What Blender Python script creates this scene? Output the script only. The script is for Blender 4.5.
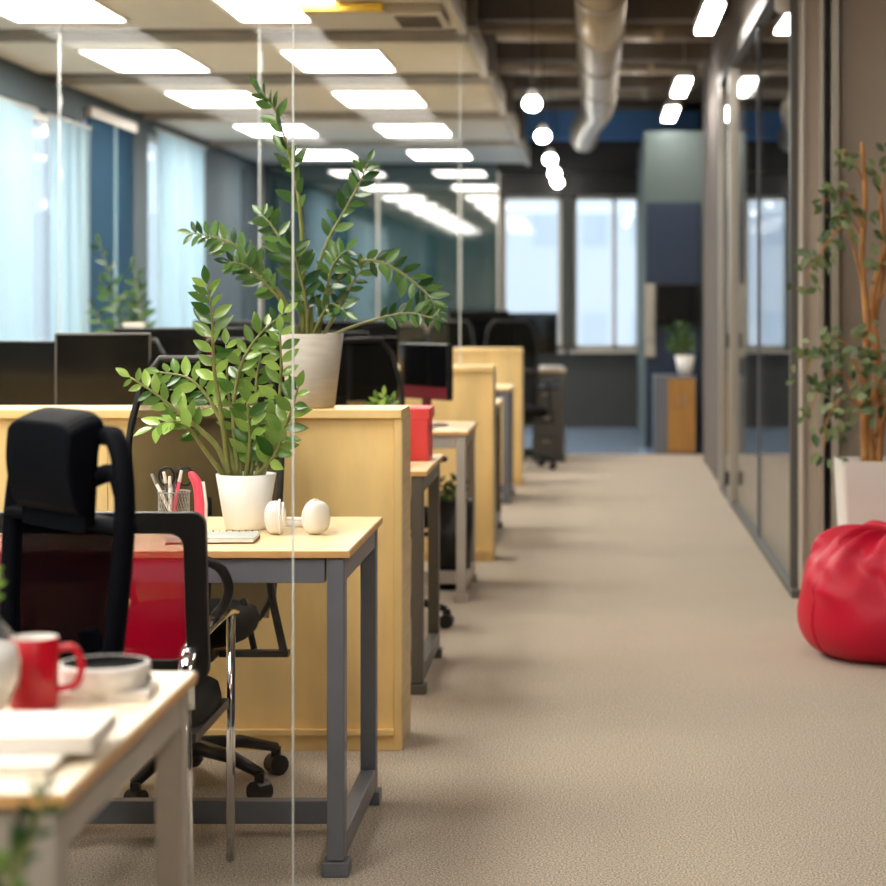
import bpy, math, random
from mathutils import Vector, Matrix

random.seed(7)
scene = bpy.context.scene
for o in list(bpy.data.objects):
    bpy.data.objects.remove(o, do_unlink=True)
C = scene.collection
PI = math.pi

# ------------------------------------------------------------------ camera, world, exposure
CAM_H = 1.306
FPX = 85.0 / 36.0 * 886.0
VX, VY = 595.0, 300.0
cd = bpy.data.cameras.new('camera')
cam = bpy.data.objects.new('camera', cd)
C.objects.link(cam)
cam.location = (0, 0, CAM_H)
cam.rotation_euler = (PI / 2, 0, 0)
cd.lens = 85.0
cd.sensor_width = 36.0
cd.shift_x = -(VX - 443.0) / 886.0
cd.shift_y = -(443.0 - VY) / 886.0
cd.clip_start = 0.05
cd.clip_end = 200
cd.dof.use_dof = True
cd.dof.focus_distance = 5.15
cd.dof.aperture_fstop = 3.6
scene.camera = cam

world = bpy.data.worlds.new('world')
scene.world = world
world.use_nodes = True
bg = world.node_tree.nodes['Background']
bg.inputs['Color'].default_value = (0.76, 0.89, 1.0, 1)
bg.inputs['Strength'].default_value = 0.62

vs = scene.view_settings
vs.view_transform = 'Standard'
vs.look = 'None'
vs.gamma = 1.0
vs.use_curve_mapping = False
vs.exposure = 1.25
scene.display_settings.display_device = 'sRGB'
scene.cycles.use_denoising = True
scene.cycles.max_bounces = 10
scene.cycles.transparent_max_bounces = 24
scene.cycles.sample_clamp_indirect = 6.0
scene.cycles.caustics_reflective = False
scene.cycles.caustics_refractive = False
PANEL_E = 10.0        # glow of the recessed ceiling panels
LAMP_E = 16.0        # glow of the aisle lamps
PANEL_COL = (1.0, 0.95, 0.86)


def px(x, y, Y):
    """world point at distance Y that the photograph shows at pixel x, y"""
    return Vector(((x - VX) * Y / FPX, Y, CAM_H - (y - VY) * Y / FPX))


# ------------------------------------------------------------------ materials
def lin(c):
    return tuple(((v / 255) / 12.92 if v / 255 <= 0.04045 else ((v / 255 + 0.055) / 1.055) ** 2.4) for v in c)


def mat(name, rgb, rough=0.5, metal=0.0, var=0.08, vscale=6.0, stretch=(1, 1, 1), bump=0.0, bscale=60.0, spec=0.5, coat=0.0, sheen=0.0, detail=4, ior=1.5):
    m = bpy.data.materials.new(name)
    m.use_nodes = True
    nt = m.node_tree
    b = nt.nodes['Principled BSDF']
    c = lin(rgb)
    tc = nt.nodes.new('ShaderNodeTexCoord')
    mp = nt.nodes.new('ShaderNodeMapping')
    mp.inputs['Scale'].default_value = stretch
    nt.links.new(tc.outputs['Object'], mp.inputs['Vector'])
    n = nt.nodes.new('ShaderNodeTexNoise')
    n.inputs['Scale'].default_value = vscale
    n.inputs['Detail'].default_value = detail
    nt.links.new(mp.outputs['Vector'], n.inputs['Vector'])
    r = nt.nodes.new('ShaderNodeValToRGB')
    r.color_ramp.elements[0].position = 0.3
    r.color_ramp.elements[1].position = 0.7
    r.color_ramp.elements[0].color = tuple(v * (1 - var) for v in c) + (1,)
    r.color_ramp.elements[1].color = tuple(min(1, v * (1 + var)) for v in c) + (1,)
    nt.links.new(n.outputs['Fac'], r.inputs['Fac'])
    nt.links.new(r.outputs['Color'], b.inputs['Base Color'])
    b.inputs['Roughness'].default_value = rough
    b.inputs['Metallic'].default_value = metal
    b.inputs['Specular IOR Level'].default_value = spec
    b.inputs['IOR'].default_value = ior
    if coat:
        b.inputs['Coat Weight'].default_value = coat
    if sheen:
        b.inputs['Sheen Weight'].default_value = sheen
    if bump:
        n2 = nt.nodes.new('ShaderNodeTexNoise')
        n2.inputs['Scale'].default_value = bscale
        n2.inputs['Detail'].default_value = 3
        nt.links.new(mp.outputs['Vector'], n2.inputs['Vector'])
        bp = nt.nodes.new('ShaderNodeBump')
        bp.inputs['Strength'].default_value = bump
        bp.inputs['Distance'].default_value = 0.004
        nt.links.new(n2.outputs['Fac'], bp.inputs['Height'])
        nt.links.new(bp.outputs['Normal'], b.inputs['Normal'])
    return m


def emit(name, col, strength):
    m = bpy.data.materials.new(name)
    m.use_nodes = True
    nt = m.node_tree
    nt.nodes.clear()
    e = nt.nodes.new('ShaderNodeEmission')
    e.inputs['Color'].default_value = col + (1,)
    e.inputs['Strength'].default_value = strength
    o = nt.nodes.new('ShaderNodeOutputMaterial')
    nt.links.new(e.outputs[0], o.inputs['Surface'])
    return m


def glass_mat(name, tint=(1, 1, 1), ior=1.5, rough=0.0):
    """thin clear glass: mirror reflection by angle, the rest goes straight through"""
    m = bpy.data.materials.new(name)
    m.use_nodes = True
    nt = m.node_tree
    nt.nodes.clear()
    o = nt.nodes.new('ShaderNodeOutputMaterial')
    mx = nt.nodes.new('ShaderNodeMixShader')
    t = nt.nodes.new('ShaderNodeBsdfTransparent')
    t.inputs['Color'].default_value = tint + (1,)
    g = nt.nodes.new('ShaderNodeBsdfGlossy')
    g.inputs['Roughness'].default_value = rough
    fr = nt.nodes.new('ShaderNodeFresnel')
    geo = nt.nodes.new('ShaderNodeNewGeometry')
    mi = nt.nodes.new('ShaderNodeMix')
    mi.data_type = 'FLOAT'
    mi.inputs[2].default_value = ior
    mi.inputs[3].default_value = 1.0 / ior
    nt.links.new(geo.outputs['Backfacing'], mi.inputs[0])
    nt.links.new(mi.outputs[0], fr.inputs['IOR'])
    nt.links.new(fr.outputs[0], mx.inputs[0])
    nt.links.new(t.outputs[0], mx.inputs[1])
    nt.links.new(g.outputs[0], mx.inputs[2])
    nt.links.new(mx.outputs[0], o.inputs['Surface'])
    return m


def sheer(name, rgb, alpha, rough=0.7, trans=0.0, weave=0):
    """woven see-through fabric: cover ALPHA of it is thread"""
    m = bpy.data.materials.new(name)
    m.use_nodes = True
    nt = m.node_tree
    nt.nodes.clear()
    o = nt.nodes.new('ShaderNodeOutputMaterial')
    mx = nt.nodes.new('ShaderNodeMixShader')
    t = nt.nodes.new('ShaderNodeBsdfTransparent')
    d = nt.nodes.new('ShaderNodeBsdfDiffuse')
    d.inputs['Color'].default_value = lin(rgb) + (1,)
    last = d
    if trans:
        tr = nt.nodes.new('ShaderNodeBsdfTranslucent')
        tr.inputs['Color'].default_value = lin(rgb) + (1,)
        m2 = nt.nodes.new('ShaderNodeMixShader')
        m2.inputs[0].default_value = trans
        nt.links.new(d.outputs[0], m2.inputs[1])
        nt.links.new(tr.outputs[0], m2.inputs[2])
        last = m2
    n = nt.nodes.new('ShaderNodeTexNoise')
    n.inputs['Scale'].default_value = 14
    mr = nt.nodes.new('ShaderNodeMapRange')
    mr.inputs['To Min'].default_value = max(0, alpha - 0.01)
    mr.inputs['To Max'].default_value = min(1, alpha + 0.01)
    nt.links.new(n.outputs['Fac'], mr.inputs['Value'])
    nt.links.new(mr.outputs[0], mx.inputs[0])
    nt.links.new(t.outputs[0], mx.inputs[1])
    nt.links.new(last.outputs[0], mx.inputs[2])
    nt.links.new(mx.outputs[0], o.inputs['Surface'])
    return m


def leaf_mat(name, c1, c2, rough=0.22, trans=0.22):
    m = bpy.data.materials.new(name)
    m.use_nodes = True
    nt = m.node_tree
    b = nt.nodes['Principled BSDF']
    oi = nt.nodes.new('ShaderNodeObjectInfo')
    r = nt.nodes.new('ShaderNodeValToRGB')
    r.color_ramp.elements[0].color = lin(c1) + (1,)
    r.color_ramp.elements[1].color = lin(c2) + (1,)
    nt.links.new(oi.outputs['Random'], r.inputs['Fac'])
    nt.links.new(r.outputs['Color'], b.inputs['Base Color'])
    b.inputs['Roughness'].default_value = rough
    tr = nt.nodes.new('ShaderNodeBsdfTranslucent')
    nt.links.new(r.outputs['Color'], tr.inputs['Color'])
    mx = nt.nodes.new('ShaderNodeMixShader')
    mx.inputs[0].default_value = trans
    o = nt.nodes['Material Output']
    nt.links.new(b.outputs[0], mx.inputs[1])
    nt.links.new(tr.outputs[0], mx.inputs[2])
    nt.links.new(mx.outputs[0], o.inputs['Surface'])
    return m


def carpet_mat():
    m = bpy.data.materials.new('carpet')
    m.use_nodes = True
    nt = m.node_tree
    b = nt.nodes['Principled BSDF']
    tc = nt.nodes.new('ShaderNodeTexCoord')
    n = nt.nodes.new('ShaderNodeTexNoise')
    n.inputs['Scale'].default_value = 190
    n.inputs['Detail'].default_value = 6
    n.inputs['Roughness'].default_value = 0.8
    nt.links.new(tc.outputs['Object'], n.inputs['Vector'])
    r = nt.nodes.new('ShaderNodeValToRGB')
    r.color_ramp.elements[0].position = 0.41
    r.color_ramp.elements[1].position = 0.59
    r.color_ramp.elements[0].color = lin((112, 100, 87)) + (1,)
    r.color_ramp.elements[1].color = lin((236, 220, 199)) + (1,)
    nt.links.new(n.outputs['Fac'], r.inputs['Fac'])
    n3 = nt.nodes.new('ShaderNodeTexNoise')
    n3.inputs['Scale'].default_value = 1.6
    nt.links.new(tc.outputs['Object'], n3.inputs['Vector'])
    mr = nt.nodes.new('ShaderNodeMapRange')
    mr.inputs['To Min'].default_value = 0.9
    mr.inputs['To Max'].default_value = 1.06
    nt.links.new(n3.outputs['Fac'], mr.inputs['Value'])
    mu = nt.nodes.new('ShaderNodeVectorMath')
    mu.operation = 'SCALE'
    nt.links.new(r.outputs['Color'], mu.inputs[0])
    nt.links.new(mr.outputs[0], mu.inputs['Scale'])
    nt.links.new(mu.outputs[0], b.inputs['Base Color'])
    b.inputs['Roughness'].default_value = 0.95
    b.inputs['Specular IOR Level'].default_value = 0.1
    b.inputs['Sheen Weight'].default_value = 0.15
    bp = nt.nodes.new('ShaderNodeBump')
    bp.inputs['Strength'].default_value = 0.7
    bp.inputs['Distance'].default_value = 0.006
    nt.links.new(n.outputs['Fac'], bp.inputs['Height'])
    nt.links.new(bp.outputs['Normal'], b.inputs['Normal'])
    return m


M = dict(
    birch=mat('birch_ply', (240, 206, 140), 0.45, var=0.13, vscale=2.2, stretch=(3.2, 3.2, 0.9), detail=8),
    birch_edge=mat('birch_edge', (214, 190, 142), 0.5, var=0.12, vscale=3.0, stretch=(1, 1, 14), detail=6),
    top=mat('desk_laminate', (238, 214, 168), 0.38, var=0.05, vscale=3, stretch=(1.5, 12, 6), detail=6),
    top_edge=mat('desk_edge_band', (214, 168, 108), 0.45, var=0.08, vscale=8),
    white_top=mat('white_laminate', (240, 226, 200), 0.35, var=0.03, vscale=4, stretch=(1, 10, 1)),
    steel=mat('grey_powder_coat', (104, 108, 117), 0.42, var=0.04, vscale=40, bump=0.05, bscale=300),
    steel_dark=mat('dark_powder_coat', (84, 82, 80), 0.42, var=0.04, vscale=40),
    steel_pale=mat('pale_powder_coat', (168, 160, 150), 0.42, var=0.04, vscale=40),
    alu=mat('brushed_aluminium', (186, 180, 170), 0.35, metal=0.6, var=0.05, vscale=30, stretch=(8, 8, 0.5)),
    chrome=mat('chrome', (225, 228, 232), 0.08, metal=1.0, var=0.02),
    black=mat('black_plastic', (11, 11, 12), 0.42, var=0.15, vscale=20),
    blackf=mat('black_fabric', (8, 8, 10), 0.9, var=0.2, vscale=80, bump=0.2, bscale=400, spec=0.2),
    navyf=mat('dark_navy_leather', (7, 9, 16), 0.65, var=0.15, vscale=30, bump=0.1, bscale=200, spec=0.06),
    white=mat('white_ceramic', (243, 241, 236), 0.35, var=0.02, vscale=5),
    whitep=mat('white_plastic', (240, 236, 232), 0.3, var=0.02, vscale=8),
    paper=mat('white_paper', (238, 232, 224), 0.7, var=0.02, vscale=10),
    greyp=mat('grey_cover', (176, 182, 178), 0.5, var=0.05, vscale=10),
    potgrey=mat('grey_pot', (168, 160, 148), 0.6, var=0.08, vscale=12, stretch=(1, 1, 6), bump=0.15, bscale=40),
    soil=mat('soil', (46, 36, 28), 0.95, var=0.4, vscale=60, bump=0.8, bscale=120),
    stem=mat('plant_stem', (120, 124, 66), 0.5, var=0.2, vscale=40),
    bark=mat('brown_bark', (190, 136, 80), 0.75, var=0.25, vscale=30, stretch=(1, 1, 0.3), bump=0.4, bscale=80),
    red=mat('red_glaze', (196, 22, 42), 0.22, var=0.03, vscale=5),
    redbox=mat('coral_red_card', (232, 72, 76), 0.5, var=0.04, vscale=8),
    pink=mat('pink_plastic', (238, 84, 110), 0.35, var=0.03, vscale=10),
    bean=mat('red_nylon', (190, 14, 48), 0.45, var=0.07, vscale=5, bump=0.25, bscale=30, spec=0.3),
    crimson=mat('crimson_plastic', (96, 15, 32), 0.4, var=0.1),
    wall=mat('warm_grey_paint', (178, 166, 152), 0.85, var=0.03, vscale=3, bump=0.1, bscale=150),
    wallblue=mat('slate_paint', (74, 88, 96), 0.8, var=0.05, vscale=2),
    pilaster=mat('mauve_grey_paint', (118, 111, 108), 0.9, var=0.04, vscale=2, spec=0.1),
    wallgrey=mat('grey_paint', (86, 98, 98), 0.8, var=0.05, vscale=2),
    walldark=mat('dark_slate_paint', (52, 60, 66), 0.7, var=0.06, vscale=2),
    wallend=mat('dark_end_wall', (62, 62, 58), 0.6, var=0.06, vscale=2),
    navy=mat('navy_panel', (30, 46, 70), 0.45, var=0.05, vscale=2),
    daylitbeam=mat('blue_daylight_tint', (84, 132, 190), 0.6, var=0.05, vscale=2),  # blue cast of daylight on the beam, put into its colour
    slab=mat('concrete_ceiling', (168, 154, 138), 0.85, var=0.15, vscale=1.5, bump=0.2, bscale=20),
    cloud=mat('ceiling_tile', (214, 208, 196), 1.0, var=0.03, vscale=12, spec=0.0),
    cloudtrim=mat('ceiling_trim', (186, 178, 164), 0.5, var=0.04, vscale=10),
    beam=mat('dark_beam', (98, 90, 82), 0.8, var=0.1, vscale=4),
    duct=mat('galvanised_duct', (176, 164, 146), 0.42, metal=0.35, var=0.12, vscale=5, stretch=(1, 0.3, 1)),
    hardfloor=mat('polished_floor', (150, 172, 200), 0.12, var=0.06, vscale=3),  # blue from the end windows is put into the floor colour
    teal=mat('smoked_teal_glass', (28, 60, 64), 0.03, var=0.04, vscale=1, ior=2.6, spec=0.5),
    amber=mat('amber_wood', (168, 122, 60), 0.5, var=0.14, vscale=3, stretch=(4, 4, 0.6)),
    yellow=mat('yellow_plastic', (232, 190, 60), 0.5, var=0.04),
    lime=mat('lime_panel', (150, 170, 40), 0.5, var=0.06),
    facade=mat('pale_facade', (232, 234, 236), 0.9, var=0.05, vscale=0.3),
    facadewin=mat('facade_window', (214, 220, 228), 0.3, var=0.1, vscale=0.5),
    wire=mat('metal_mesh', (150, 150, 148), 0.35, metal=0.7, var=0.05),
    screen=mat('dark_screen', (10, 11, 13), 0.12, var=0.1),
    edge=sheer('polished_glass_edge', (236, 240, 240), 0.6, trans=0.4),
    carpet=carpet_mat(),
    glass=glass_mat('clear_glass'),
    screenglass=glass_mat('low_sheen_glass', ior=1.22),
    pane=glass_mat('window_glass', (0.96, 0.98, 1.0)),
    blackmesh=sheer('black_mesh', (6, 6, 9), 0.982),
    smokemesh=sheer('smoky_mesh', (22, 21, 18), 0.80),
    redmesh=sheer('red_mesh', (190, 14, 48), 0.70, trans=0.3),
    blind=sheer('slate_blue_blind', (70, 104, 128), 0.9, trans=0.6),
    curtain=sheer('sheer_curtain', (206, 232, 240), 0.8, trans=0.65),  # white cloth, with the cyan of daylight mixed into its colour
    panel_glow=emit('panel_glow', PANEL_COL, PANEL_E),
    lamp_glow=emit('lamp_glow', (1.0, 0.95, 0.87), LAMP_E),
    leaf_bright=leaf_mat('leaf_bright', (44, 88, 28), (156, 190, 92)),
    leaf_dark=leaf_mat('leaf_dark', (26, 58, 28), (88, 122, 60)),
    leaf_ficus=leaf_mat('leaf_ficus', (62, 92, 54), (150, 164, 116), 0.4),
)


# ------------------------------------------------------------------ geometry helpers
class MB:
    def __init__(s):
        s.v, s.f = [], []

    def add(s, vs_, fs_):
        n = len(s.v)
        s.v += [Vector(p) for p in vs_]
        s.f += [tuple(i + n for i in f) for f in fs_]
        return s

    def box(s, x0, x1, y0, y1, z0, z1, mtx=None):
        vs_ = [Vector((x, y, z)) for z in (z0, z1) for y in (y0, y1) for x in (x0, x1)]
        if mtx is not None:
            vs_ = [mtx @ v for v in vs_]
        return s.add(vs_, [(0, 2, 3, 1), (4, 5, 7, 6), (0, 1, 5, 4), (2, 6, 7, 3), (0, 4, 6, 2), (1, 3, 7, 5)])

    def tube(s, path, r, n=8, closed=False, flat=None):
        path = [Vector(p) for p in path]
        rs = r if isinstance(r, (list, tuple)) else [r] * len(path)
        k = len(path)
        vs_, fs_ = [], []
        up = None
        for i, p in enumerate(path):
            if closed:
                t = path[(i + 1) % k] - path[i - 1]
            else:
                t = path[min(i + 1, k - 1)] - path[max(i - 1, 0)]
            t.normalize()
            if up is None:
                up = Vector((0, 0, 1)) if abs(t.z) < 0.9 else Vector((0, 1, 0))
            a = t.cross(up)
            if a.length < 1e-5:
                a = t.orthogonal()
            a.normalize()
            b = a.cross(t).normalized()
            up = b
            fa, fb = flat or (1, 1)
            for j in range(n):
                th = 2 * PI * (j + 0.5) / n
                vs_.append(p + (a * math.cos(th) * fa + b * math.sin(th) * fb) * rs[i])
        for i in range(k if closed else k - 1):
            i2 = (i + 1) % k
            for j in range(n):
                j2 = (j + 1) % n
                fs_.append((i * n + j, i * n + j2, i2 * n + j2, i2 * n + j))
        if not closed:
            fs_.append(tuple(range(n - 1, -1, -1)))
            fs_.append(tuple((k - 1) * n + j for j in range(n)))
        return s.add(vs_, fs_)

    def lathe(s, prof, c=(0, 0, 0), n=24, cap0=True, cap1=True):
        c = Vector(c)
        vs_, fs_ = [], []
        for (r, z) in prof:
            for j in range(n):
                th = 2 * PI * j / n
                vs_.append(c + Vector((r * math.cos(th), r * math.sin(th), z)))
        for i in range(len(prof) - 1):
            for j in range(n):
                j2 = (j + 1) % n
                fs_.append((i * n + j, i * n + j2, (i + 1) * n + j2, (i + 1) * n + j))
        if cap0:
            fs_.append(tuple(range(n - 1, -1, -1)))
        if cap1:
            fs_.append(tuple((len(prof) - 1) * n + j for j in range(n)))
        return s.add(vs_, fs_)

    def ell(s, c, r, nu=16, nv=10, mtx=None, p=1.0):
        c = Vector(c)
        vs_, fs_ = [], []

        def sg(v):
            return math.copysign(abs(v) ** p, v)
        for i in range(nv + 1):
            ph = -PI / 2 + PI * i / nv
            for j in range(nu):
                th = 2 * PI * j / nu
                q = Vector((r[0] * sg(math.cos(ph)) * sg(math.cos(th)), r[1] * sg(math.cos(ph)) * sg(math.sin(th)), r[2] * sg(math.sin(ph))))
                if mtx is not None:
                    q = mtx @ q
                vs_.append(c + q)
        for i in range(nv):
            for j in range(nu):
                j2 = (j + 1) % nu
                fs_.append((i * nu + j, i * nu + j2, (i + 1) * nu + j2, (i + 1) * nu + j))
        return s.add(vs_, fs_)

    def grid(s, fn, nu, nv):
        vs_ = [Vector(fn(i / nu, j / nv)) for j in range(nv + 1) for i in range(nu + 1)]
        fs_ = [(j * (nu + 1) + i, j * (nu + 1) + i + 1, (j + 1) * (nu + 1) + i + 1, (j + 1) * (nu + 1) + i) for j in range(nv) for i in range(nu)]
        return s.add(vs_, fs_)

    def build(s, name, m, parent=None, bevel=0.0, smooth=False, segs=2, sub=0, solid=0.0, **props):
        me = bpy.data.meshes.new(name)
        me.from_pydata([tuple(v) for v in s.v], [], s.f)
        me.validate()
        me.update()
        me.materials.append(M[m] if isinstance(m, str) else m)
        if smooth or bevel:
            for p in me.polygons:
                p.use_smooth = bool(smooth)
        o = bpy.data.objects.new(name, me)
        C.objects.link(o)
        if solid:
            md = o.modifiers.new('solid', 'SOLIDIFY')
            md.thickness = solid
            md.offset = 0
        if bevel:
            md = o.modifiers.new('bevel', 'BEVEL')
            md.width = bevel
            md.segments = segs
            md.limit_method = 'ANGLE'
            md.angle_limit = math.radians(40)
            md.harden_normals = False
        if sub:
            md = o.modifiers.new('sub', 'SUBSURF')
            md.levels = sub
            md.render_levels = sub
        if parent:
            o.parent = parent
        for k, v in props.items():
            o[k] = v
        return o


def box(name, m, parent, x0, x1, y0, y1, z0, z1, bevel=0.0, **pr):
    return MB().box(x0, x1, y0, y1, z0, z1).build(name, m, parent, bevel, **pr)


def thing(name, label, cat, loc=(0, 0, 0), rz=0.0, group=None):
    o = bpy.data.objects.new(name, None)
    o.empty_display_size = 0.1
    C.objects.link(o)
    o.location = loc
    o.rotation_euler = (0, 0, rz)
    return tag(o, label, cat, group)


def tag(o, label, cat, group=None):
    o['label'] = label
    o['category'] = cat
    if group:
        o['group'] = group
    elif 'group' in o:
        del o['group']
    return o


def struct(name, mb, m, bevel=0.0, parent=None, label=None):
    o = mb.build(name, m, parent, bevel)
    if parent is None:
        o['kind'] = 'structure'
    if label:
        o['label'] = label
    return o


def children(o):
    return [c for c in bpy.data.objects if c.parent == o]


def dup(o, loc=None, rz=None, label=None, parent=None):
    c = o.copy()
    C.objects.link(c)
    c.parent = parent
    if loc is not None:
        c.location = loc
    if rz is not None:
        c.rotation_euler = (0, 0, rz)
    if label:
        c['label'] = label
    for ch in children(o):
        dup(ch, parent=c)
    return c


def spline(pts, n):
    """smooth path through the given points"""
    pts = [Vector(p) for p in pts]
    P = [pts[0] * 2 - pts[1]] + pts + [pts[-1] * 2 - pts[-2]]
    out = []
    segs = len(pts) - 1
    for k in range(n + 1):
        t = k / n * segs
        i = min(int(t), segs - 1)
        u = t - i
        a, b, c, d = P[i], P[i + 1], P[i + 2], P[i + 3]
        out.append(0.5 * ((2 * b) + (c - a) * u + (2 * a - 5 * b + 4 * c - d) * u * u + (3 * b - a - 3 * c + d) * u ** 3))
    return out


def rrect(w, h, r, n=5):
    """closed rounded-rectangle outline in a plane, centred"""
    out = []
    for cx, cy, a0 in ((w / 2 - r, h / 2 - r, 0), (-w / 2 + r, h / 2 - r, PI / 2), (-w / 2 + r, -h / 2 + r, PI), (w / 2 - r, -h / 2 + r, 1.5 * PI)):
        for k in range(n + 1):
            a = a0 + PI / 2 * k / n
            out.append((cx + r * math.cos(a), cy + r * math.sin(a)))
    return out

# ------------------------------------------------------------------ the room
XL, YE, ZC, ZS, XW = -3.44, 21.5, 2.70, 3.30, 0.88
struct('floor', MB().box(-3.6, 4.2, -2.2, 17.7, -0.1, 0), 'carpet')
struct('floor_far', MB().box(-3.6, 4.2, 17.7, 21.7, -0.1, 0.0), 'hardfloor')
struct('ceiling', MB().box(-3.6, 4.2, -2.2, 21.7, ZS, ZS + 0.1), 'slab')
struct('wall_back', MB().box(-3.6, 4.2, -2.3, -2.2, 0, ZS), 'wall')
struct('wall_right', MB().box(4.2, 4.3, -2.2, 21.7, 0, ZS), 'walldark')

# daylight side: wall with tall windows
openings = [(8.7, 13.85, 0.8, 2.5), (14.05, 15.45, 0.8, 2.6), (16.1, 18.2, 0.8, 2.62), (20.35, 20.7, 0.8, 2.6)]
wl = MB()
y = -2.2
for (a, b, z0, z1) in openings:
    wl.box(XL - 0.16, XL, y, a, 0, ZS)
    wl.box(XL - 0.16, XL, a, b, 0, z0)
    wl.box(XL - 0.16, XL, a, b, z1, ZS)
    y = b
wl.box(XL - 0.16, XL, y, 21.7, 0, ZS)
struct('wall_left', wl, 'wallblue')
for k, (a, b, z0, z1) in enumerate(openings):
    w = MB()
    w.box(XL - 0.13, XL - 0.07, a, b, z0, z0 + 0.06).box(XL - 0.13, XL - 0.07, a, b, z1 - 0.06, z1)
    nb = max(1, round((b - a) / 1.1))
    for q in range(nb + 1):
        yy = a + (b - a) * q / nb
        yy = min(max(yy, a + 0.03), b - 0.03)
        w.box(XL - 0.13, XL - 0.07, yy - 0.03, yy + 0.03, z0, z1)
    win = struct('window_%d' % (k + 1), w, 'alu')
    for q in range(nb):
        y0, y1 = a + (b - a) * q / nb + 0.03, a + (b - a) * (q + 1) / nb - 0.03
        MB().box(XL - 0.105, XL - 0.095, y0, y1, z0 + 0.06, z1 - 0.06).build('pane', 'pane', win)
    MB().box(XL - 0.02, XL + 0.14, a - 0.05, b + 0.05, z0 - 0.04, z0).build('window_sill', 'cloudtrim', win)


def curtain(y0, y1, z0, z1, label, x=XL + 0.06):
    n = max(10, int((y1 - y0) * 40))
    mb = MB()

    def fn(u, v):
        return (x + 0.028 * math.sin(u * (y1 - y0) * 52) * (0.6 + 0.4 * (1 - v)) + 0.012 * math.sin(u * 23 + v * 2), y0 + (y1 - y0) * u, z0 + (z1 - z0) * v)
    mb.grid(fn, n, 8)
    t = thing('curtain', label, 'curtain', (x, (y0 + y1) / 2, z0))
    o = mb.build('drape', 'curtain', t, smooth=True)
    o.location = -Vector(t.location)
    r = MB().tube([(x, y0 - 0.05, z1 + 0.005), (x, y1 + 0.05, z1 + 0.005)], 0.012, 8).build('curtain_rail', 'alu', t, smooth=True)
    r.location = -Vector(t.location)
    return t


curtain(9.0, 12.62, 0.5, 2.45, 'long white sheer curtain over the widest window, nearest the camera')
curtain(12.96, 13.95, 0.5, 2.45, 'white sheer curtain beside the dark gap in the widest window')
bl = thing('added_blind', 'added slate blue blind dimming the window behind the hazy plant', 'blind', (XL + 0.03, 14.75, 0.82))  # blind added to dim a window that would be too bright
MB().box(-0.008, 0.008, -0.68, 0.68, 0, 1.72).build('blind_sheet', 'blind', bl)
MB().box(-0.02, 0.03, -0.70, 0.70, 1.72, 1.79).build('blind_cassette', 'alu', bl)
MB().box(-0.012, 0.012, -0.68, 0.68, -0.015, 0.0).build('bottom_bar', 'alu', bl)
MB().box(0.009, 0.02, 0.05, 0.09, 0.0, 1.72).build('guide', 'curtain', bl)
curtain(16.12, 18.15, 0.5, 2.62, 'white sheer curtain tinted daylight blue over the window behind the tall plant stem')

# end wall with two bright windows and a smoked glass wall
we = MB()
WX = [(-0.956, -0.34), (-0.226, 0.4625)]
wz0, wz1 = 0.79, 2.385
we.box(-0.98, WX[0][0], YE, YE + 0.2, 0, ZS)
we.box(WX[0][1], WX[1][0], YE, YE + 0.2, 0, ZS)
we.box(WX[1][1], 4.3, YE, YE + 0.2, 0, ZS)
for (a, b) in WX:
    we.box(a, b, YE, YE + 0.2, 0, wz0)
    we.box(a, b, YE, YE + 0.2, wz1, ZS)
struct('wall_end', we, 'wallend')
for k, (a, b) in enumerate(WX):
    w = MB()
    w.box(a, b, YE + 0.05, YE + 0.11, wz0, wz0 + 0.05).box(a, b, YE + 0.05, YE + 0.11, wz1 - 0.05, wz1)
    w.box(a, a + 0.04, YE + 0.05, YE + 0.11, wz0, wz1).box(b - 0.04, b, YE + 0.05, YE + 0.11, wz0, wz1)
    xm = a + (b - a) * (0.62 if k else 0.5)
    if k:
        w.box(xm - 0.02, xm + 0.02, YE + 0.05, YE + 0.11, wz0, wz1)
    win = struct('window_%d' % (k + 5), w, 'cloudtrim')
    MB().box(a + 0.04, b - 0.04, YE + 0.075, YE + 0.085, wz0 + 0.05, wz1 - 0.05).build('pane', 'pane', win)
    MB().box(a - 0.03, b + 0.03, YE - 0.12, YE + 0.05, wz0 - 0.03, wz0).build('window_sill', 'cloudtrim', win)
    MB().box(a - 0.02, b + 0.02, YE - 0.06, YE, wz1, wz1 + 0.22).build('blind_box', 'black', win)
struct('wall_glass', MB().box(XL, -2.232, YE - 0.02, YE + 0.02, 0, ZS).box(-2.226, -1.39, YE - 0.02, YE + 0.02, 0, ZS).box(-1.384, -0.98, YE - 0.02, YE + 0.02, 0, ZS), 'teal')
for k, x in enumerate((-3.42, -2.229, -1.387, -0.99)):
    struct('trim_%d' % (k + 1), MB().box(x - 0.012, x + 0.012, YE - 0.035, YE - 0.02, 0, ZC), 'alu')
struct('trim_5', MB().box(-0.72, 1.05, YE - 0.5, YE - 0.01, 2.93, 3.2), 'daylitbeam')
struct('trim_6', MB().box(-1.0, 0.62, YE - 0.16, YE - 0.01, 2.62, 2.93), 'black')

# return wall beside the end windows
struct('wall_return', MB().box(0.437, 0.96, 18.5, YE, 0, 2.80), 'wallgrey')
struct('wall_recess', MB().box(0.965, 1.05, 17.0, 18.5, 0, ZS), 'wall')
dr = struct('door_1', MB().box(0.455, 0.93, 18.46, 18.498, 0, 2.17), 'navy', 0.004)
MB().box(0.50, 0.52, 18.40, 18.46, 0.95, 1.12).build('door_handle', 'alu', dr, 0.004)

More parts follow.
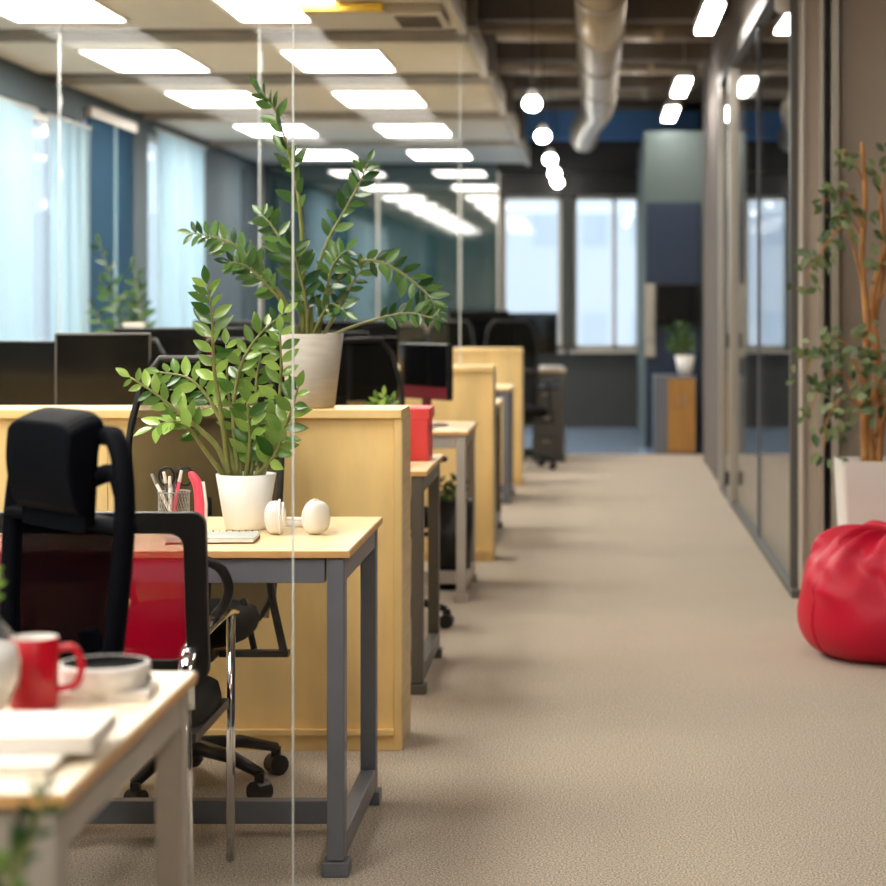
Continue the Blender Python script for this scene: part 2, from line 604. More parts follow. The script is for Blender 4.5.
# glazed wall along the aisle
struct('wall_pilaster', MB().box(XW, XW + 0.14, 14.5, 17.0, 0, ZS), 'pilaster')
struct('trim_7', MB().box(XW - 0.03, XW + 0.06, 9.16, 14.5, 2.78, 2.88), 'steel_dark', 0.004)
struct('trim_8', MB().box(XW - 0.02, XW + 0.05, 9.16, 14.5, 0, 0.035), 'steel_dark', 0.003)
struct('wall_bulkhead', MB().box(XW + 0.0, XW + 0.1, 9.16, 14.5, 2.88, ZS), 'beam')
struct('trim_9', MB().box(XW - 0.02, XW + 0.05, 14.36, 14.5, 0.035, 2.78), 'alu', 0.004)
post = struct('trim_10', MB().box(XW - 0.03, XW + 0.08, 13.22, 13.36, 0, 2.78), 'alu', 0.005)
MB().box(XW - 0.055, XW - 0.03, 13.25, 13.33, 0.13, 0.22).build('floor_lock', 'black', post, 0.006)
MB().box(XW - 0.05, XW - 0.03, 13.25, 13.31, 1.0, 1.1).build('floor_lock', 'black', post, 0.006)
gw = struct('wall_glazed', MB().box(XW + 0.0, XW + 0.012, 13.36, 14.36, 0.035, 2.78), 'glass')
MB().box(XW, XW + 0.012, 11.24, 13.22, 0.035, 2.78).build('pane', 'glass', gw)
MB().box(XW, XW + 0.012, 9.32, 11.22, 0.035, 2.78).build('pane', 'glass', gw)
struct('trim_11', MB().box(XW - 0.008, XW + 0.02, 11.221, 11.239, 0.035, 2.78), 'steel')
struct('trim_12', MB().box(XW - 0.015, XW + 0.03, 9.26, 9.32, 0.0, 2.78), 'steel_dark', 0.003)

# wall facing the camera at the near end of the glazing, with its aluminium channels
struct('wall_near', MB().box(1.07, 4.2, 9.15, 9.3, 0, ZS), 'wall')
struct('trim_13', MB().box(0.900, 0.985, 9.08, 9.28, 0, ZS), 'wall', 0.004)
struct('trim_14', MB().box(0.896, 0.908, 9.06, 9.08, 0, ZS), 'alu')
struct('trim_15', MB().box(0.970, 0.992, 9.05, 9.08, 0, ZS), 'alu', 0.003)
ch = struct('trim_16', MB().box(0.992, 1.022, 9.2, 9.28, 0, ZS), 'steel_dark')
for z in (0.5, 1.1, 1.84, 2.32, 2.47):
    MB().box(1.0, 1.012, 9.16, 9.2, z, z + 0.02).build('clip', 'black', ch)
struct('trim_17', MB().box(1.022, 1.056, 9.04, 9.28, 0, ZS), 'alu', 0.003)

# suspended ceiling rafts over the desks with recessed light panels, dark beams in the gaps
rafts = [(-0.3, 1.7), (2.0, 4.0), (4.25, 6.3), (6.55, 8.55), (8.8, 10.75), (11.1, 12.85), (13.3, 15.5), (15.9, 18.3), (18.6, 21.4)]
rows = [0.7, 3.0, 5.3, 7.6, 9.9, 12.15, 14.45, 17.1, 20.0]
names = ['added unseen behind the camera', 'above the camera', 'added unseen over the foremost desk', 'over the first birch divider', 'first in view', 'second in view', 'third in view', 'fourth in view', 'farthest, by the smoked glass wall']
for k, ((a, b), yc) in enumerate(zip(rafts, rows)):
    t = thing('ceiling_raft', 'white suspended ceiling raft, ' + names[k], 'ceiling panel', (XL, (a + b) / 2, ZC), group='suspended ceiling rafts')
    L = -Vector(t.location)
    o = MB().box(XL + 0.02, -0.70, a, b, ZC, ZC + 0.06).build('tile_sheet', 'cloud', t)
    o.location = L
    tr = MB().box(-0.70, -0.66, a, b, ZC - 0.03, ZC + 0.14).build('edge_trim', 'cloudtrim', t)
    tr.location = L
    tr = MB().box(XL + 0.02, -0.66, a - 0.03, a, ZC - 0.03, ZC + 0.14).build('edge_trim', 'cloudtrim', t)
    tr.location = L
    for x, side in ((-2.6, 'window'), (-1.48, 'aisle')):
        p = thing('ceiling_light', 'rectangular light panel on the %s side, raft %s' % (side, names[k]), 'ceiling light', (x, yc, ZC), group='recessed ceiling light panels')
        q = 0.50
        MB().box(-0.29, 0.29, -q - 0.02, -q, -0.012, 0.0).box(-0.29, 0.29, q, q + 0.02, -0.012, 0.0).box(-0.29, -0.27, -q, q, -0.012, 0.0).box(0.27, 0.29, -q, q, -0.012, 0.0).build('frame', 'whitep', p)
        MB().box(-0.269, 0.269, -q + 0.001, q - 0.001, -0.006, 0.003).build('diffuser', 'panel_glow', p)
    if k < 8:
        struct('trim_%d' % (20 + k), MB().box(XL, -0.62, b + 0.06, rafts[k + 1][0] - 0.06, ZC + 0.02, ZC + 0.25), 'beam')
t = thing('air_conditioner', 'ceiling cassette air conditioner with a yellow strip', 'air conditioner', (-1.05, 10.11, ZC))
MB().box(-0.33, 0.33, -0.3, 0.3, -0.05, -0.001).build('body', 'cloudtrim', t, 0.01)
MB().box(-0.33, 0.06, -0.36, -0.31, -0.045, -0.005).build('strip', 'yellow', t, 0.004)
for j in range(4):
    MB().box(0.1, 0.3, -0.2 + 0.11 * j, -0.15 + 0.11 * j, -0.058, -0.05).build('slat', 'beam', t)

# ducts under the open ceiling of the aisle


def duct(path, r, label, collars=()):
    t = thing('air_duct', label, 'duct', path[0])
    L = -Vector(t.location)
    o = MB().tube(path, r, 18).build('pipe', 'duct', t, smooth=True)
    o.location = L
    for (p, d) in collars:
        p, d = Vector(p), Vector(d)
        c = MB().tube([p - d * 0.03, p + d * 0.03], r * 1.07, 18).build('collar', 'duct', t)
        c.location = L
    return t


duct([(0.03, 9.5, 2.96), (0.03, 17.4, 2.96)], 0.145, 'thick round duct running along the aisle', [((0.03, y, 2.96), (0, 1, 0)) for y in (11, 12.6, 14.2, 15.9)])
duct(spline([(0.03, 17.44, 2.96), (0.03, 18.0, 2.95), (-0.02, 18.5, 2.92), (-0.1, 19.2, 2.86), (-0.1, 19.9, 2.84)], 14), 0.13, 'bent end of the round aisle duct', [((-0.1, 19.6, 2.845), (0, 1, 0))])
for k, (yy, z, r, nm) in enumerate(((12.6, 3.21, 0.08, 'nearest'), (14.9, 3.22, 0.075, 'second'), (17.0, 3.215, 0.08, 'third'), (19.0, 3.21, 0.08, 'farthest'))):
    duct([(-2.8, yy, z), (0.84, yy, z)], r, 'horizontal duct crossing the aisle ceiling, %s of four' % nm, [((x, yy, z), (1, 0, 0)) for x in (-0.45, 0.45)])
for k, yy in enumerate((13.7, 16.0, 18.1, 20.0)):
    tag(MB().box(-3.4, 0.86, yy - 0.12, yy + 0.12, 3.13, 3.3).build('ceiling_beam', 'beam'), 'dark concrete beam across the open ceiling, %s from the camera' % ('first', 'second', 'third', 'fourth')[k], 'beam', 'ceiling beams')

# aisle lamps: linear lamps by the glazed wall and short ones beside the rafts
nm = ('added unseen behind the camera', 'added unseen over the camera', 'added unseen over the foremost desk', 'added unseen before the glazed wall', 'first in view', 'second in view', 'third in view')
for k, yy in enumerate((-1.0, 1.6, 4.2, 7.2, 11.8, 15.6, 17.85)):  # first four out of view, added and spaced denser to brighten the near room
    t = thing('linear_lamp', 'bright linear pendant lamp by the glazed wall, ' + nm[k], 'lamp', (0.645, yy, 2.9), group='linear lamps by the glazed wall')
    MB().box(-0.058, 0.058, -0.6, 0.6, 0, 0.05).build('housing', 'whitep', t, 0.005)
    MB().box(-0.05, 0.05, -0.59, 0.59, -0.02, 0.0).build('diffuser', 'lamp_glow', t)
    for s in (-0.45, 0.45):
        MB().tube([(0, s, 0.05), (0, s, 0.4)], 0.004, 6).build('suspension_rod', 'alu', t)
nm = ('nearest in view', 'second', 'third', 'fourth', 'farthest, by the end window')
for k, yy in enumerate((12.5, 15.0, 17.5, 19.4, 20.9)):
    t = thing('pendant_lamp', 'small round glowing pendant beside the ceiling rafts, ' + nm[k], 'lamp', (-0.375, yy, 2.5), group='small pendants beside the rafts')
    MB().lathe([(0.01, 0.07), (0.03, 0.06), (0.04, 0.02)], n=16).build('cap', 'whitep', t)
    MB().ell((0, 0, -0.02), (0.056, 0.056, 0.05), 14, 8).build('globe', 'lamp_glow', t, smooth=True)
    MB().tube([(0, 0, 0.09), (0, 0, 0.80)], 0.004, 6).build('suspension_rod', 'black', t)
t = thing('smoke_detector', 'white and red detector on the glazing header', 'detector', (0.86, 9.5, 2.70))
MB().lathe([(0.03, -0.09), (0.045, -0.07), (0.045, 0.0)], n=16).build('body', 'whitep', t)
MB().lathe([(0.03, 0.0), (0.03, 0.08)], n=16).build('base', 'red', t)

# outside the end windows
t = thing('building', 'pale building seen through the end windows', 'building', (0, 46, -8))
MB().box(-16, 16, 0, 6, 0, 11.2).build('facade', 'facade', t)
for i in range(-6, 7):
    for j in range(4):
        MB().box(i * 1.1 - 0.25, i * 1.1 + 0.25, -0.05, 0.05, 3.9 + j * 2.2, 4.6 + j * 2.2).build('window', 'facadewin', t)

# ------------------------------------------------------------------ desks and dividers
def make_desk(x0, x1, y0, y1, label, topm='top', framem='steel', H=0.74, group='bench desks'):
    t = thing('desk', label, 'desk', ((x0 + x1) / 2, (y0 + y1) / 2, 0), group=group)
    w, d = (x1 - x0) / 2, (y1 - y0) / 2
    lw = 0.05
    tp = box('desk_top', topm, t, -w, w, -d, d, H - 0.016, H, 0.002)
    MB().box(-w - 0.001, w + 0.001, -d - 0.0015, -d + 0.001, H - 0.0165, H - 0.0025).box(w - 0.001, w + 0.0015, -d, d, H - 0.0165, H - 0.0025).box(-w - 0.0015, -w + 0.001, -d, d, H - 0.0165, H - 0.0025).build('edge_band', 'top_edge', tp)
    za, zb = H - 0.075, H - 0.02
    e = 0.006
    for sx in (-1, 1):
        for sy in (-1, 1):
            cx, cy = sx * (w - e - lw / 2), sy * (d - e - lw / 2)
            lg = box('leg', framem, t, cx - lw / 2 + 0.005, cx + lw / 2 - 0.005, cy - lw / 2, cy + lw / 2, 0.036, H - 0.017, 0.003)
            f = box('foot', framem, lg, cx - 0.03, cx + 0.03, cy - 0.032, cy + 0.032, 0.0, 0.034, 0.003)
        cx = sx * (w - e - lw / 2)
        box('side_rail', framem, t, cx - 0.018, cx + 0.018, -d + e + lw, d - e - lw, za, zb, 0.002)
        box('foot_rail', framem, t, cx - 0.02, cx + 0.02, -d + e + lw, d - e - lw, 0.038, 0.092, 0.003)
    for sy in (-1, 1):
        cy = sy * (d - e - 0.022)
        box('apron', framem, t, -w + e + lw, w - e - lw, cy - 0.018, cy + 0.018, za, zb, 0.002)
    box('stretcher', framem, t, -w + 0.05, w - 0.05, -0.02, 0.02, 0.034, 0.09, 0.003)
    return t


make_desk(-2.2, -0.608, 2.40, 3.19, 'foremost pale desk with a red mug on it, cut by the frame', 'white_top', 'steel_pale')
make_desk(-1.98, -0.556, 4.727, 5.465, 'sharp pale wooden desk with white headphones and grey metal legs')
make_desk(-2.7, -0.558, 6.92, 7.68, 'desk behind the first birch divider carrying the coral red box', framem='steel_dark')
make_desk(-2.7, -0.548, 9.02, 9.76, 'desk before the second divider with a black bin beneath', framem='steel_pale')
make_desk(-2.7, -0.53, 11.29, 12.05, 'desk right behind the second divider', framem='steel_dark')
make_desk(-2.3, -0.54, 13.4, 14.1, 'desk just before the farthest divider', framem='steel')
make_desk(-2.3, -0.24, 16.85, 17.45, 'dark desk past the last divider, beneath the end window', topm='greyp', framem='steel_dark')


def make_divider(x0, x1, y0, y1, H, label):
    t = thing('birch_divider', label, 'divider', ((x0 + x1) / 2, (y0 + y1) / 2, 0), group='birch plywood dividers')
    w, d = (x1 - x0) / 2, (y1 - y0) / 2
    box('top_board', 'birch', t, -w, w, -d - 0.006, d, H - 0.025, H, 0.002)
    for s in (-1, 1):
        box('side_board', 'birch', t, min(s * w, s * (w - 0.022)), max(s * w, s * (w - 0.022)), -d, d, 0.0, H - 0.0255, 0.0015)
    n = max(1, round((x1 - x0) / 0.9))
    a, b = -w + 0.0225, w - 0.0225
    for k in range(n):
        p, q = a + (b - a) * k / n + 0.0008, a + (b - a) * (k + 1) / n - 0.0008
        box('panel', 'birch', t, p, q, -d + 0.012, -d + 0.028, 0.045, H - 0.026, 0.001)
        box('panel', 'birch', t, p, q, d - 0.028, d - 0.012, 0.045, H - 0.026, 0.001)
    box('plinth', 'birch', t, a, b, -d + 0.002, d - 0.002, 0.0, 0.044, 0.001)
    box('ledge', 'birch', t, a, b, -d - 0.008, -d + 0.011, 0.046, 0.062, 0.001)
    box('corner_strip', 'birch_edge', t, w, w + 0.002, -d + 0.001, d - 0.001, 0.002, H - 0.026, 0.0)
    return t


make_divider(-3.1, -0.560, 6.06, 6.33, 0.988, 'nearest birch divider carrying the grey potted plant')
make_divider(-3.3, -0.508, 10.43, 10.70, 0.975, 'second birch divider, past the coral red box')
make_divider(-2.2, -0.515, 14.7, 14.97, 0.965, 'farthest birch divider, below the end windows')

# glass screens
def glass_screen(x0, x1, Y, z0, z1, n, label, th=0.010, ew=0.007, seams=None):
    t = thing('glass_screen', label, 'glass screen', ((x0 + x1) / 2, Y, z0), group=None)
    L = -Vector(t.location)
    for k in range(n):
        a, b = (x0 + (x1 - x0) * k / n, x0 + (x1 - x0) * (k + 1) / n) if not seams else (seams[k], seams[k + 1])
        o = MB().box(a + ew, b - ew, Y - th / 2, Y + th / 2, z0, z1).build('pane', 'screenglass', t)
        o.location = L
        e = MB().box(b - ew * 0.999, b, Y - th / 2, Y + th / 2, z0, z1).build('pane_edge', 'edge', o)
    return t


glass_screen(-1.78, -0.612, 4.25, 0.0, 3.2, 1, 'tall clear glass pane standing before the sharp desk', ew=0.0032)
glass_screen(-3.28, -0.675, 10.50, 0.9755, 2.69, 3, 'row of clear glass panes on the second divider', ew=0.006, seams=[-3.28, -2.685, -1.681, -0.675])

# ------------------------------------------------------------------ chairs
def star_base(t, z=0.0, R=0.30, ang=0.3):
    b = MB().lathe([(0.035, 0.06), (0.045, 0.075), (0.04, 0.13), (0.028, 0.14)], n=16).build('base_hub', 'black', t, smooth=True)
    MB().tube([(0, 0, 0.13), (0, 0, 0.36)], 0.025, 14).build('gas_column', 'chrome', t, smooth=True)
    for k in range(5):
        a = ang + 2 * PI * k / 5
        c, s = math.cos(a), math.sin(a)
        lg = MB().tube([(0.03 * c, 0.03 * s, 0.115), (0.16 * c, 0.16 * s, 0.105), (R * c, R * s, 0.075)], [0.026, 0.022, 0.016], 8, flat=(1.1, 0.8)).build('leg', 'black', t, smooth=True)
        px_, py_ = -s, c
        MB().tube([(R * c - 0.022 * px_, R * s - 0.022 * py_, 0.028), (R * c + 0.022 * px_, R * s + 0.022 * py_, 0.028)], 0.028, 14).box(R * c - 0.012, R * c + 0.012, R * s - 0.012, R * s + 0.012, 0.03, 0.075).build('caster', 'black', lg)


def mesh_back(t, top, mid, bot, meshm, wtop, wmid, wbot, yb, lean=0.05, r=0.012, wide=1.0):
    """reclining frame loop with a fabric net stretched inside"""
    zt, zm, zb = top, mid, bot

    def half(z):
        if z > zm:
            u = (z - zm) / (zt - zm)
            return wmid + (wtop - wmid) * u
        u = (zm - z) / (zm - zb)
        return wmid + (wbot - wmid) * u * u

    def yy(x, z):
        return yb + lean * ((z - zb) / (zt - zb)) - 0.05 * (1 - (x / wmid) ** 2) * -1 * 0.6
    pts = []
    for k in range(13):
        z = zb + (zt - zb) * k / 12
        x = half(z)
        if k in (0, 12):
            x -= 0.03
        pts.append((x, yy(x, z), z))
    loop = pts + [(-p[0], p[1], p[2]) for p in reversed(pts)]
    MB().tube(loop, r, 8, closed=True, flat=(1.0, 1.0)).build('back_frame', 'black', t, smooth=True)

    def fn(u, v):
        z = zb + (zt - zb) * v
        x = (half(z) - 0.004) * (2 * u - 1)
        return (x, yy(x, z), z)
    return MB().grid(fn, 10, 12).build('backrest', meshm, t, smooth=True)


def make_swivel(label, meshm='smokemesh', group='swivel mesh office chairs', loc=(0, 0, 0), rz=0.0, seat_w=0.155):
    t = thing('swivel_chair', label, 'chair', loc, rz, group)
    star_base(t, R=0.27, ang=-0.61)
    MB().ell((0, -0.03, 0.445), (seat_w + 0.035, 0.235, 0.048), 24, 8, p=0.6).build('seat', 'blackf', t, smooth=True)
    box('seat_mechanism', 'black', t, -0.09, 0.09, -0.1, 0.12, 0.35, 0.40, 0.01)
    mesh_back(t, 1.14, 0.93, 0.42, meshm, 0.165, 0.215, 0.19, 0.22, 0.07, 0.010)
    MB().tube(spline([(0, 0.1, 0.375), (0, 0.24, 0.40), (0, 0.28, 0.55), (0, 0.285, 0.75)], 10), 0.016, 8).build('back_support', 'black', t, smooth=True)
    for s in (-1, 1):
        a = MB().box(min(s * 0.09, s * 0.275), max(s * 0.09, s * 0.275), -0.015, 0.02, 0.352, 0.368)
        a.tube([(s * 0.262, 0.0, 0.36), (s * 0.235, -0.02, 0.5), (s * 0.215, -0.03, 0.66)], 0.011, 8)
        a.tube([(s * 0.18, 0.01, 0.37), (s * 0.145, 0.04, 0.5)], 0.009, 8)
        ar = a.build('armrest', 'black', t)
        MB().ell((s * 0.215, -0.03, 0.67), (0.035, 0.12, 0.016), 16, 6, p=0.7).build('arm_pad', 'black', ar, smooth=True)
    return t


sw = make_swivel('smoky mesh office chair tucked behind the sharp desk', loc=(-1.094, 5.60, 0))
dup(sw, (-0.86, 8.36, 0), 0.5, 'black mesh chair between the coral box and the black bin')
dup(sw, (-2.02, 8.33, 0), -0.3, 'black mesh chair behind the headrest chair, past the first divider')
dup(sw, (-1.40, 8.36, 0), 0.2, 'black mesh chair behind the leaves of the white potted plant')
dup(sw, (-1.2, 12.8, 0), 0.1, 'black mesh chair behind the second divider, near its aisle end')
dup(sw, (-2.0, 12.8, 0), -0.2, 'black mesh chair behind the second divider, toward the windows')
dup(sw, (-0.58, 16.2, 0), 0.3, 'black mesh chair at the dark desk under the end window')
dup(sw, (-1.25, 16.2, 0), -0.4, 'black mesh chair past the farthest divider, beside the smoked glass')
rs = make_swivel('office chair with a dark red mesh back among the far desks', 'redmesh', loc=(-1.88, 10.0, 0), rz=0.1)

# task chair with headrest behind the foremost desk
t = thing('headrest_chair', 'black task chair with a padded headrest behind the foremost desk', 'chair', (-1.10, 3.70, 0), math.radians(-50))
star_base(t, ang=0.5)
MB().ell((0, -0.06, 0.47), (0.25, 0.24, 0.045), 24, 8, p=0.6).build('seat', 'blackf', t, smooth=True)
box('seat_mechanism', 'black', t, -0.1, 0.1, -0.12, 0.12, 0.36, 0.425, 0.01)
Wf = 0.222
fr = []
prof = [(0.17, 0.50), (0.195, 0.58), (0.212, 0.70), (0.222, 0.82), (0.222, 0.93), (0.20, 1.02), (0.165, 1.065)]
for x, z in prof:
    fr.append((x, 0.15 + 0.07 * (z - 0.5), z))
loop = spline(fr, 20)
loop = loop + [Vector((-p[0], p[1], p[2])) for p in reversed(loop)]
MB().tube(loop, 0.020, 10, closed=True, flat=(1.0, 0.9)).build('back_frame', 'navyf', t, smooth=True)


def hw(z):
    for (a, za), (b, zb) in zip(prof, prof[1:]):
        if za <= z <= zb:
            return a + (b - a) * (z - za) / (zb - za)
    return prof[-1][0]


MB().grid(lambda u, v: ((hw(0.5 + 0.4 * v) - 0.01) * (2 * u - 1), 0.15 + 0.07 * 0.4 * v + 0.03 * (1 - (2 * u - 1) ** 2), 0.5 + 0.4 * v), 12, 12).build('backrest', 'blackmesh', t, smooth=True)
MB().tube([(-0.222, 0.178, 0.905), (-0.1, 0.195, 0.905), (0.1, 0.195, 0.905), (0.222, 0.178, 0.905)], 0.021, 8, flat=(1.2, 0.7)).build('crossbar', 'navyf', t, smooth=True)
# pad: rolled over the top edge
rows_ = []


def pad(u, v):
    # v runs round the section: up the front, over the roll, down the back
    x = 0.128 * (2 * u - 1) + 0.012
    k = v * 2 * PI
    sx = 1.0 - 0.10 * abs(2 * u - 1) ** 6
    if v < 0.5:
        w = v / 0.5
        z = 0.915 + 0.172 * w
        y_ = 0.135 - 0.012 * math.sin(w * PI) - 0.02 * w
        if w < 0.14:
            y_ += 0.03 * (1 - w / 0.14) ** 2
    else:
        w = (v - 0.5) / 0.5
        z = 1.087 + 0.024 * math.sin(w * PI * 1.0) - 0.08 * max(0, w - 0.45) * 1.8 - 0.115 * max(0, w - 0.5) * 2
        y_ = 0.115 + 0.07 * min(1, w * 2) - 0.04 * max(0, w - 0.5) * 2
    return (x, y_, 0.92 + (z - 0.92) * sx)


mb = MB().grid(pad, 16, 28)
nu = 17
left = [j * nu for j in range(29)]
right = [j * nu + 16 for j in range(29)]
mb.f.append(tuple(left))
mb.f.append(tuple(reversed(right)))
mb.build('headrest', 'navyf', t, smooth=False, bevel=0.006, segs=3)
for s in (-1, 1):
    MB().tube(spline([(s * 0.10, 0.16, 0.98), (s * 0.16, 0.19, 1.0), (s * 0.20, 0.19, 0.96)], 8), 0.017, 8).build('headrest_bracket', 'navyf', t, smooth=True)
MB().tube(spline([(0, 0.1, 0.39), (0, 0.26, 0.42), (0, 0.26, 0.55), (0, 0.22, 0.7)], 10), 0.02, 8).build('back_support', 'black', t, smooth=True)
for s in (-1, 1):
    ar = MB().tube(spline([(s * 0.1, 0.02, 0.40), (s * 0.26, 0.03, 0.42), (s * 0.285, 0.02, 0.55), (s * 0.28, 0.0, 0.64)], 12), 0.014, 8).build('armrest', 'black', t, smooth=True)
    MB().ell((s * 0.28, -0.02, 0.655), (0.035, 0.11, 0.016), 16, 6, p=0.7).build('arm_pad', 'black', ar, smooth=True)

# visitor chair: black frame, red net back, chrome legs and arms, tucked under the sharp desk
t = thing('visitor_chair', 'black framed chair with red mesh back and chrome arms', 'chair', (-1.085, 4.64, 0))
hw_ = 0.245
ol, il = rrect(0.55, 0.36, 0.028), rrect(0.55 - 0.094, 0.36 - 0.09, 0.03)
ol = [(x, z + 0.685) for x, z in ol]
il = [(x, z + 0.685) for x, z in il]
n = len(ol)


def yb(z):
    return -0.235 - 0.05 * (z - 0.5) / 0.36


vs_, fs_ = [], []
for yoff in (-0.012, 0.012):
    vs_ += [(x, yb(z) + yoff, z) for x, z in ol] + [(x, yb(z) + yoff, z) for x, z in il]
for k in range(n):
    k2 = (k + 1) % n
    fs_.append((k, k2, n + k2, n + k))
    fs_.append((2 * n + k, 3 * n + k, 3 * n + k2, 2 * n + k2))
    fs_.append((k, 2 * n + k, 2 * n + k2, k2))
    fs_.append((n + k, n + k2, 3 * n + k2, 3 * n + k))
MB().add(vs_, fs_).build('back_frame', 'black', t, bevel=0.003)
MB().grid(lambda u, v: ((2 * u - 1) * 0.232, yb(0.5 + 0.32 * v) + 0.004, 0.53 + 0.31 * v), 8, 8).build('backrest', 'redmesh', t, smooth=True)
MB().ell((0, 0.03, 0.40), (0.235, 0.255, 0.052), 28, 10, p=0.55).build('seat', 'blackf', t, smooth=True)
for s in (-1, 1):
    MB().tube([(s * 0.236, 0.235, 0.0), (s * 0.236, 0.238, 0.575)], 0.0105, 12).build('leg', 'chrome', t, smooth=True)
    MB().tube([(s * 0.238, -0.27, 0.0), (s * 0.236, -0.28, 0.30), (s * 0.234, -0.29, 0.47)], 0.0105, 12).build('leg', 'chrome', t, smooth=True)
    pth = spline([(s * 0.236, 0.245, 0.578), (s * 0.238, 0.12, 0.592), (s * 0.238, -0.12, 0.590), (s * 0.236, -0.245, 0.575), (s * 0.234, -0.29, 0.53), (s * 0.234, -0.29, 0.455)], 18)
    ar = MB().tube(pth, 0.014, 12, flat=(1.4, 0.65)).build('armrest', 'chrome', t, smooth=True)
    MB().tube(spline([(s * 0.19, 0.0, 0.715), (s * 0.215, 0.0, 0.728), (s * 0.252, 0.01, 0.71), (s * 0.27, 0.01, 0.67), (s * 0.262, 0.01, 0.63), (s * 0.24, 0.01, 0.603)], 16), 0.012, 8).build('arm_loop', 'black', ar, smooth=True)
    MB().box(min(s * 0.238, s * 0.2), max(s * 0.238, s * 0.2), -0.2, 0.2, 0.365, 0.385).build('seat_rail', 'black', t)

# ------------------------------------------------------------------ plants
def leaf_mesh(name, m, fat=0.40):
    prof = [(0.0, 0.02), (0.12, 0.42), (0.32, 0.92), (0.52, 1.0), (0.74, 0.72), (0.9, 0.32), (1.0, 0.0)]
    vs_, fs_ = [], []
    for (x, w) in prof:
        y_ = w * fat / 2
        z = -0.10 * x * x
        vs_ += [(x, -y_, z + 0.22 * y_), (x, 0, z), (x, y_, z + 0.22 * y_)]
    for i in range(len(prof) - 1):
        a, b = i * 3, i * 3 + 3
        fs_ += [(a, a + 1, b + 1, b), (a + 1, a + 2, b + 2, b + 1)]
    me = bpy.data.meshes.new(name)
    me.from_pydata(vs_, [], fs_)
    me.update()
    me.materials.append(M[m])
    for p in me.polygons:
        p.use_smooth = True
    return me


def put_leaf(me, parent, base, d, nrm, size, fold=1.0):
    d = d.normalized()
    s = nrm.cross(d)
    if s.length < 1e-4:
        s = d.orthogonal()
    s.normalize()
    n = d.cross(s)
    mt = Matrix((d, s * fold, n)).transposed().to_4x4()
    o = bpy.data.objects.new('leaf', me)
    C.objects.link(o)
    o.parent = parent
    o.matrix_basis = Matrix.Translation(base) @ mt @ Matrix.Scale(size, 4)
    return o


def zz_stem(root, pts, me, size, n, t0=0.3, r0=0.007, r1=0.002, seed=0, spread=0.9, face=(0, -1, 0.35), stemm='stem', twist=0.5):
    rng = random.Random(seed)
    L = Vector(root.location)
    path = [p - L for p in spline(pts, 22)]
    rr = [r0 + (r1 - r0) * k / 22 for k in range(23)]
    st = MB().tube(path, rr, 7).build('stem', stemm, root, smooth=True)
    for k in range(n):
        u = t0 + (1 - t0) * (k + 0.5) / n
        f = u * 22
        i = min(int(f), 21)
        p = path[i].lerp(path[i + 1], f - i)
        tg = (path[i + 1] - path[i]).normalized()
        nrm = Vector(face) + Vector((rng.uniform(-1, 1), rng.uniform(-1, 1), rng.uniform(-1, 1))) * twist
        nrm.normalize()
        side = tg.cross(nrm).normalized() * (1 if k % 2 else -1)
        d = tg * rng.uniform(0.35, 0.75) + side * spread * rng.uniform(0.75, 1.1) + nrm * rng.uniform(-0.2, 0.35)
        sz = size * rng.uniform(0.8, 1.12) * (1.0 - 0.35 * max(0, (u - 0.75) / 0.25))
        put_leaf(me, st, p, d, nrm, sz)
    tg = (path[-1] - path[-2]).normalized()
    put_leaf(me, st, path[-1], tg, Vector(face), size * 0.75)
    return st


def P(seq, Y, drift=0.0):
    n = len(seq) - 1
    return [px(a, b, Y + drift * k / n) for k, (a, b) in enumerate(seq)]


lb = leaf_mesh('leaf_bright', 'leaf_bright', 0.44)
ld = leaf_mesh('leaf_dark', 'leaf_dark', 0.40)
lf = leaf_mesh('leaf_ficus', 'leaf_ficus', 0.52)

# white pot on the sharp desk
Y2 = 5.17
t = thing('potted_plant', 'bright green leafy plant in a white pot on the sharp desk', 'plant', ((246 - VX) * Y2 / FPX, Y2, 0.741))
pot = MB().lathe([(0.048, 0.0), (0.052, 0.004), (0.074, 0.136), (0.070, 0.136), (0.067, 0.12)], n=36, cap1=False).build('pot', 'white', t, smooth=True)
pot.data.polygons[0].use_smooth = False
MB().lathe([(0.0001, 0.124), (0.067, 0.122)], n=28, cap0=False, cap1=False).build('soil', 'soil', t)
Z = 0.005
S = 0.064
zz_stem(t, P([(229, 478), (222, 420), (214, 367), (212, 317), (207, 284)], Y2, -0.06), lb, S * 1.0, 17, 0.42, seed=1)
zz_stem(t, P([(231, 478), (218, 448), (198, 428), (178, 412), (156, 394), (130, 377)], Y2, -0.02), lb, S * 0.9, 17, 0.35, 0.009, seed=2, twist=0.35)
zz_stem(t, P([(226, 478), (206, 452), (190, 430), (172, 422), (152, 428)], Y2, -0.10), lb, S * 1.05, 12, 0.45, seed=3, face=(0, -0.5, 1))
zz_stem(t, P([(238, 478), (234, 430), (234, 400), (243, 360), (262, 332), (284, 313)], Y2, 0.05), lb, S * 0.92, 17, 0.42, seed=4)
zz_stem(t, P([(262, 478), (272, 440), (279, 400), (281, 365), (280, 332)], Y2, -0.02), lb, S * 0.95, 12, 0.38, seed=5)
zz_stem(t, P([(260, 478), (276, 446), (290, 415), (298, 388)], Y2, -0.05), lb, S * 1.0, 11, 0.3, seed=6)
zz_stem(t, P([(236, 478), (224, 430), (208, 398), (188, 378), (160, 372)], Y2, 0.05), lb, S * 0.92, 15, 0.36, seed=7)
zz_stem(t, P([(246, 478), (250, 440), (247, 402)], Y2, -0.03), lb, S * 1.05, 12, 0.15, seed=8)
zz_stem(t, P([(256, 478), (264, 446), (268, 415)], Y2, 0.04), lb, S * 1.05, 12, 0.15, seed=9)
zz_stem(t, P([(254, 478), (266, 466), (276, 452), (280, 442)], Y2, -0.07), lb, S * 1.1, 7, 0.3, seed=10)
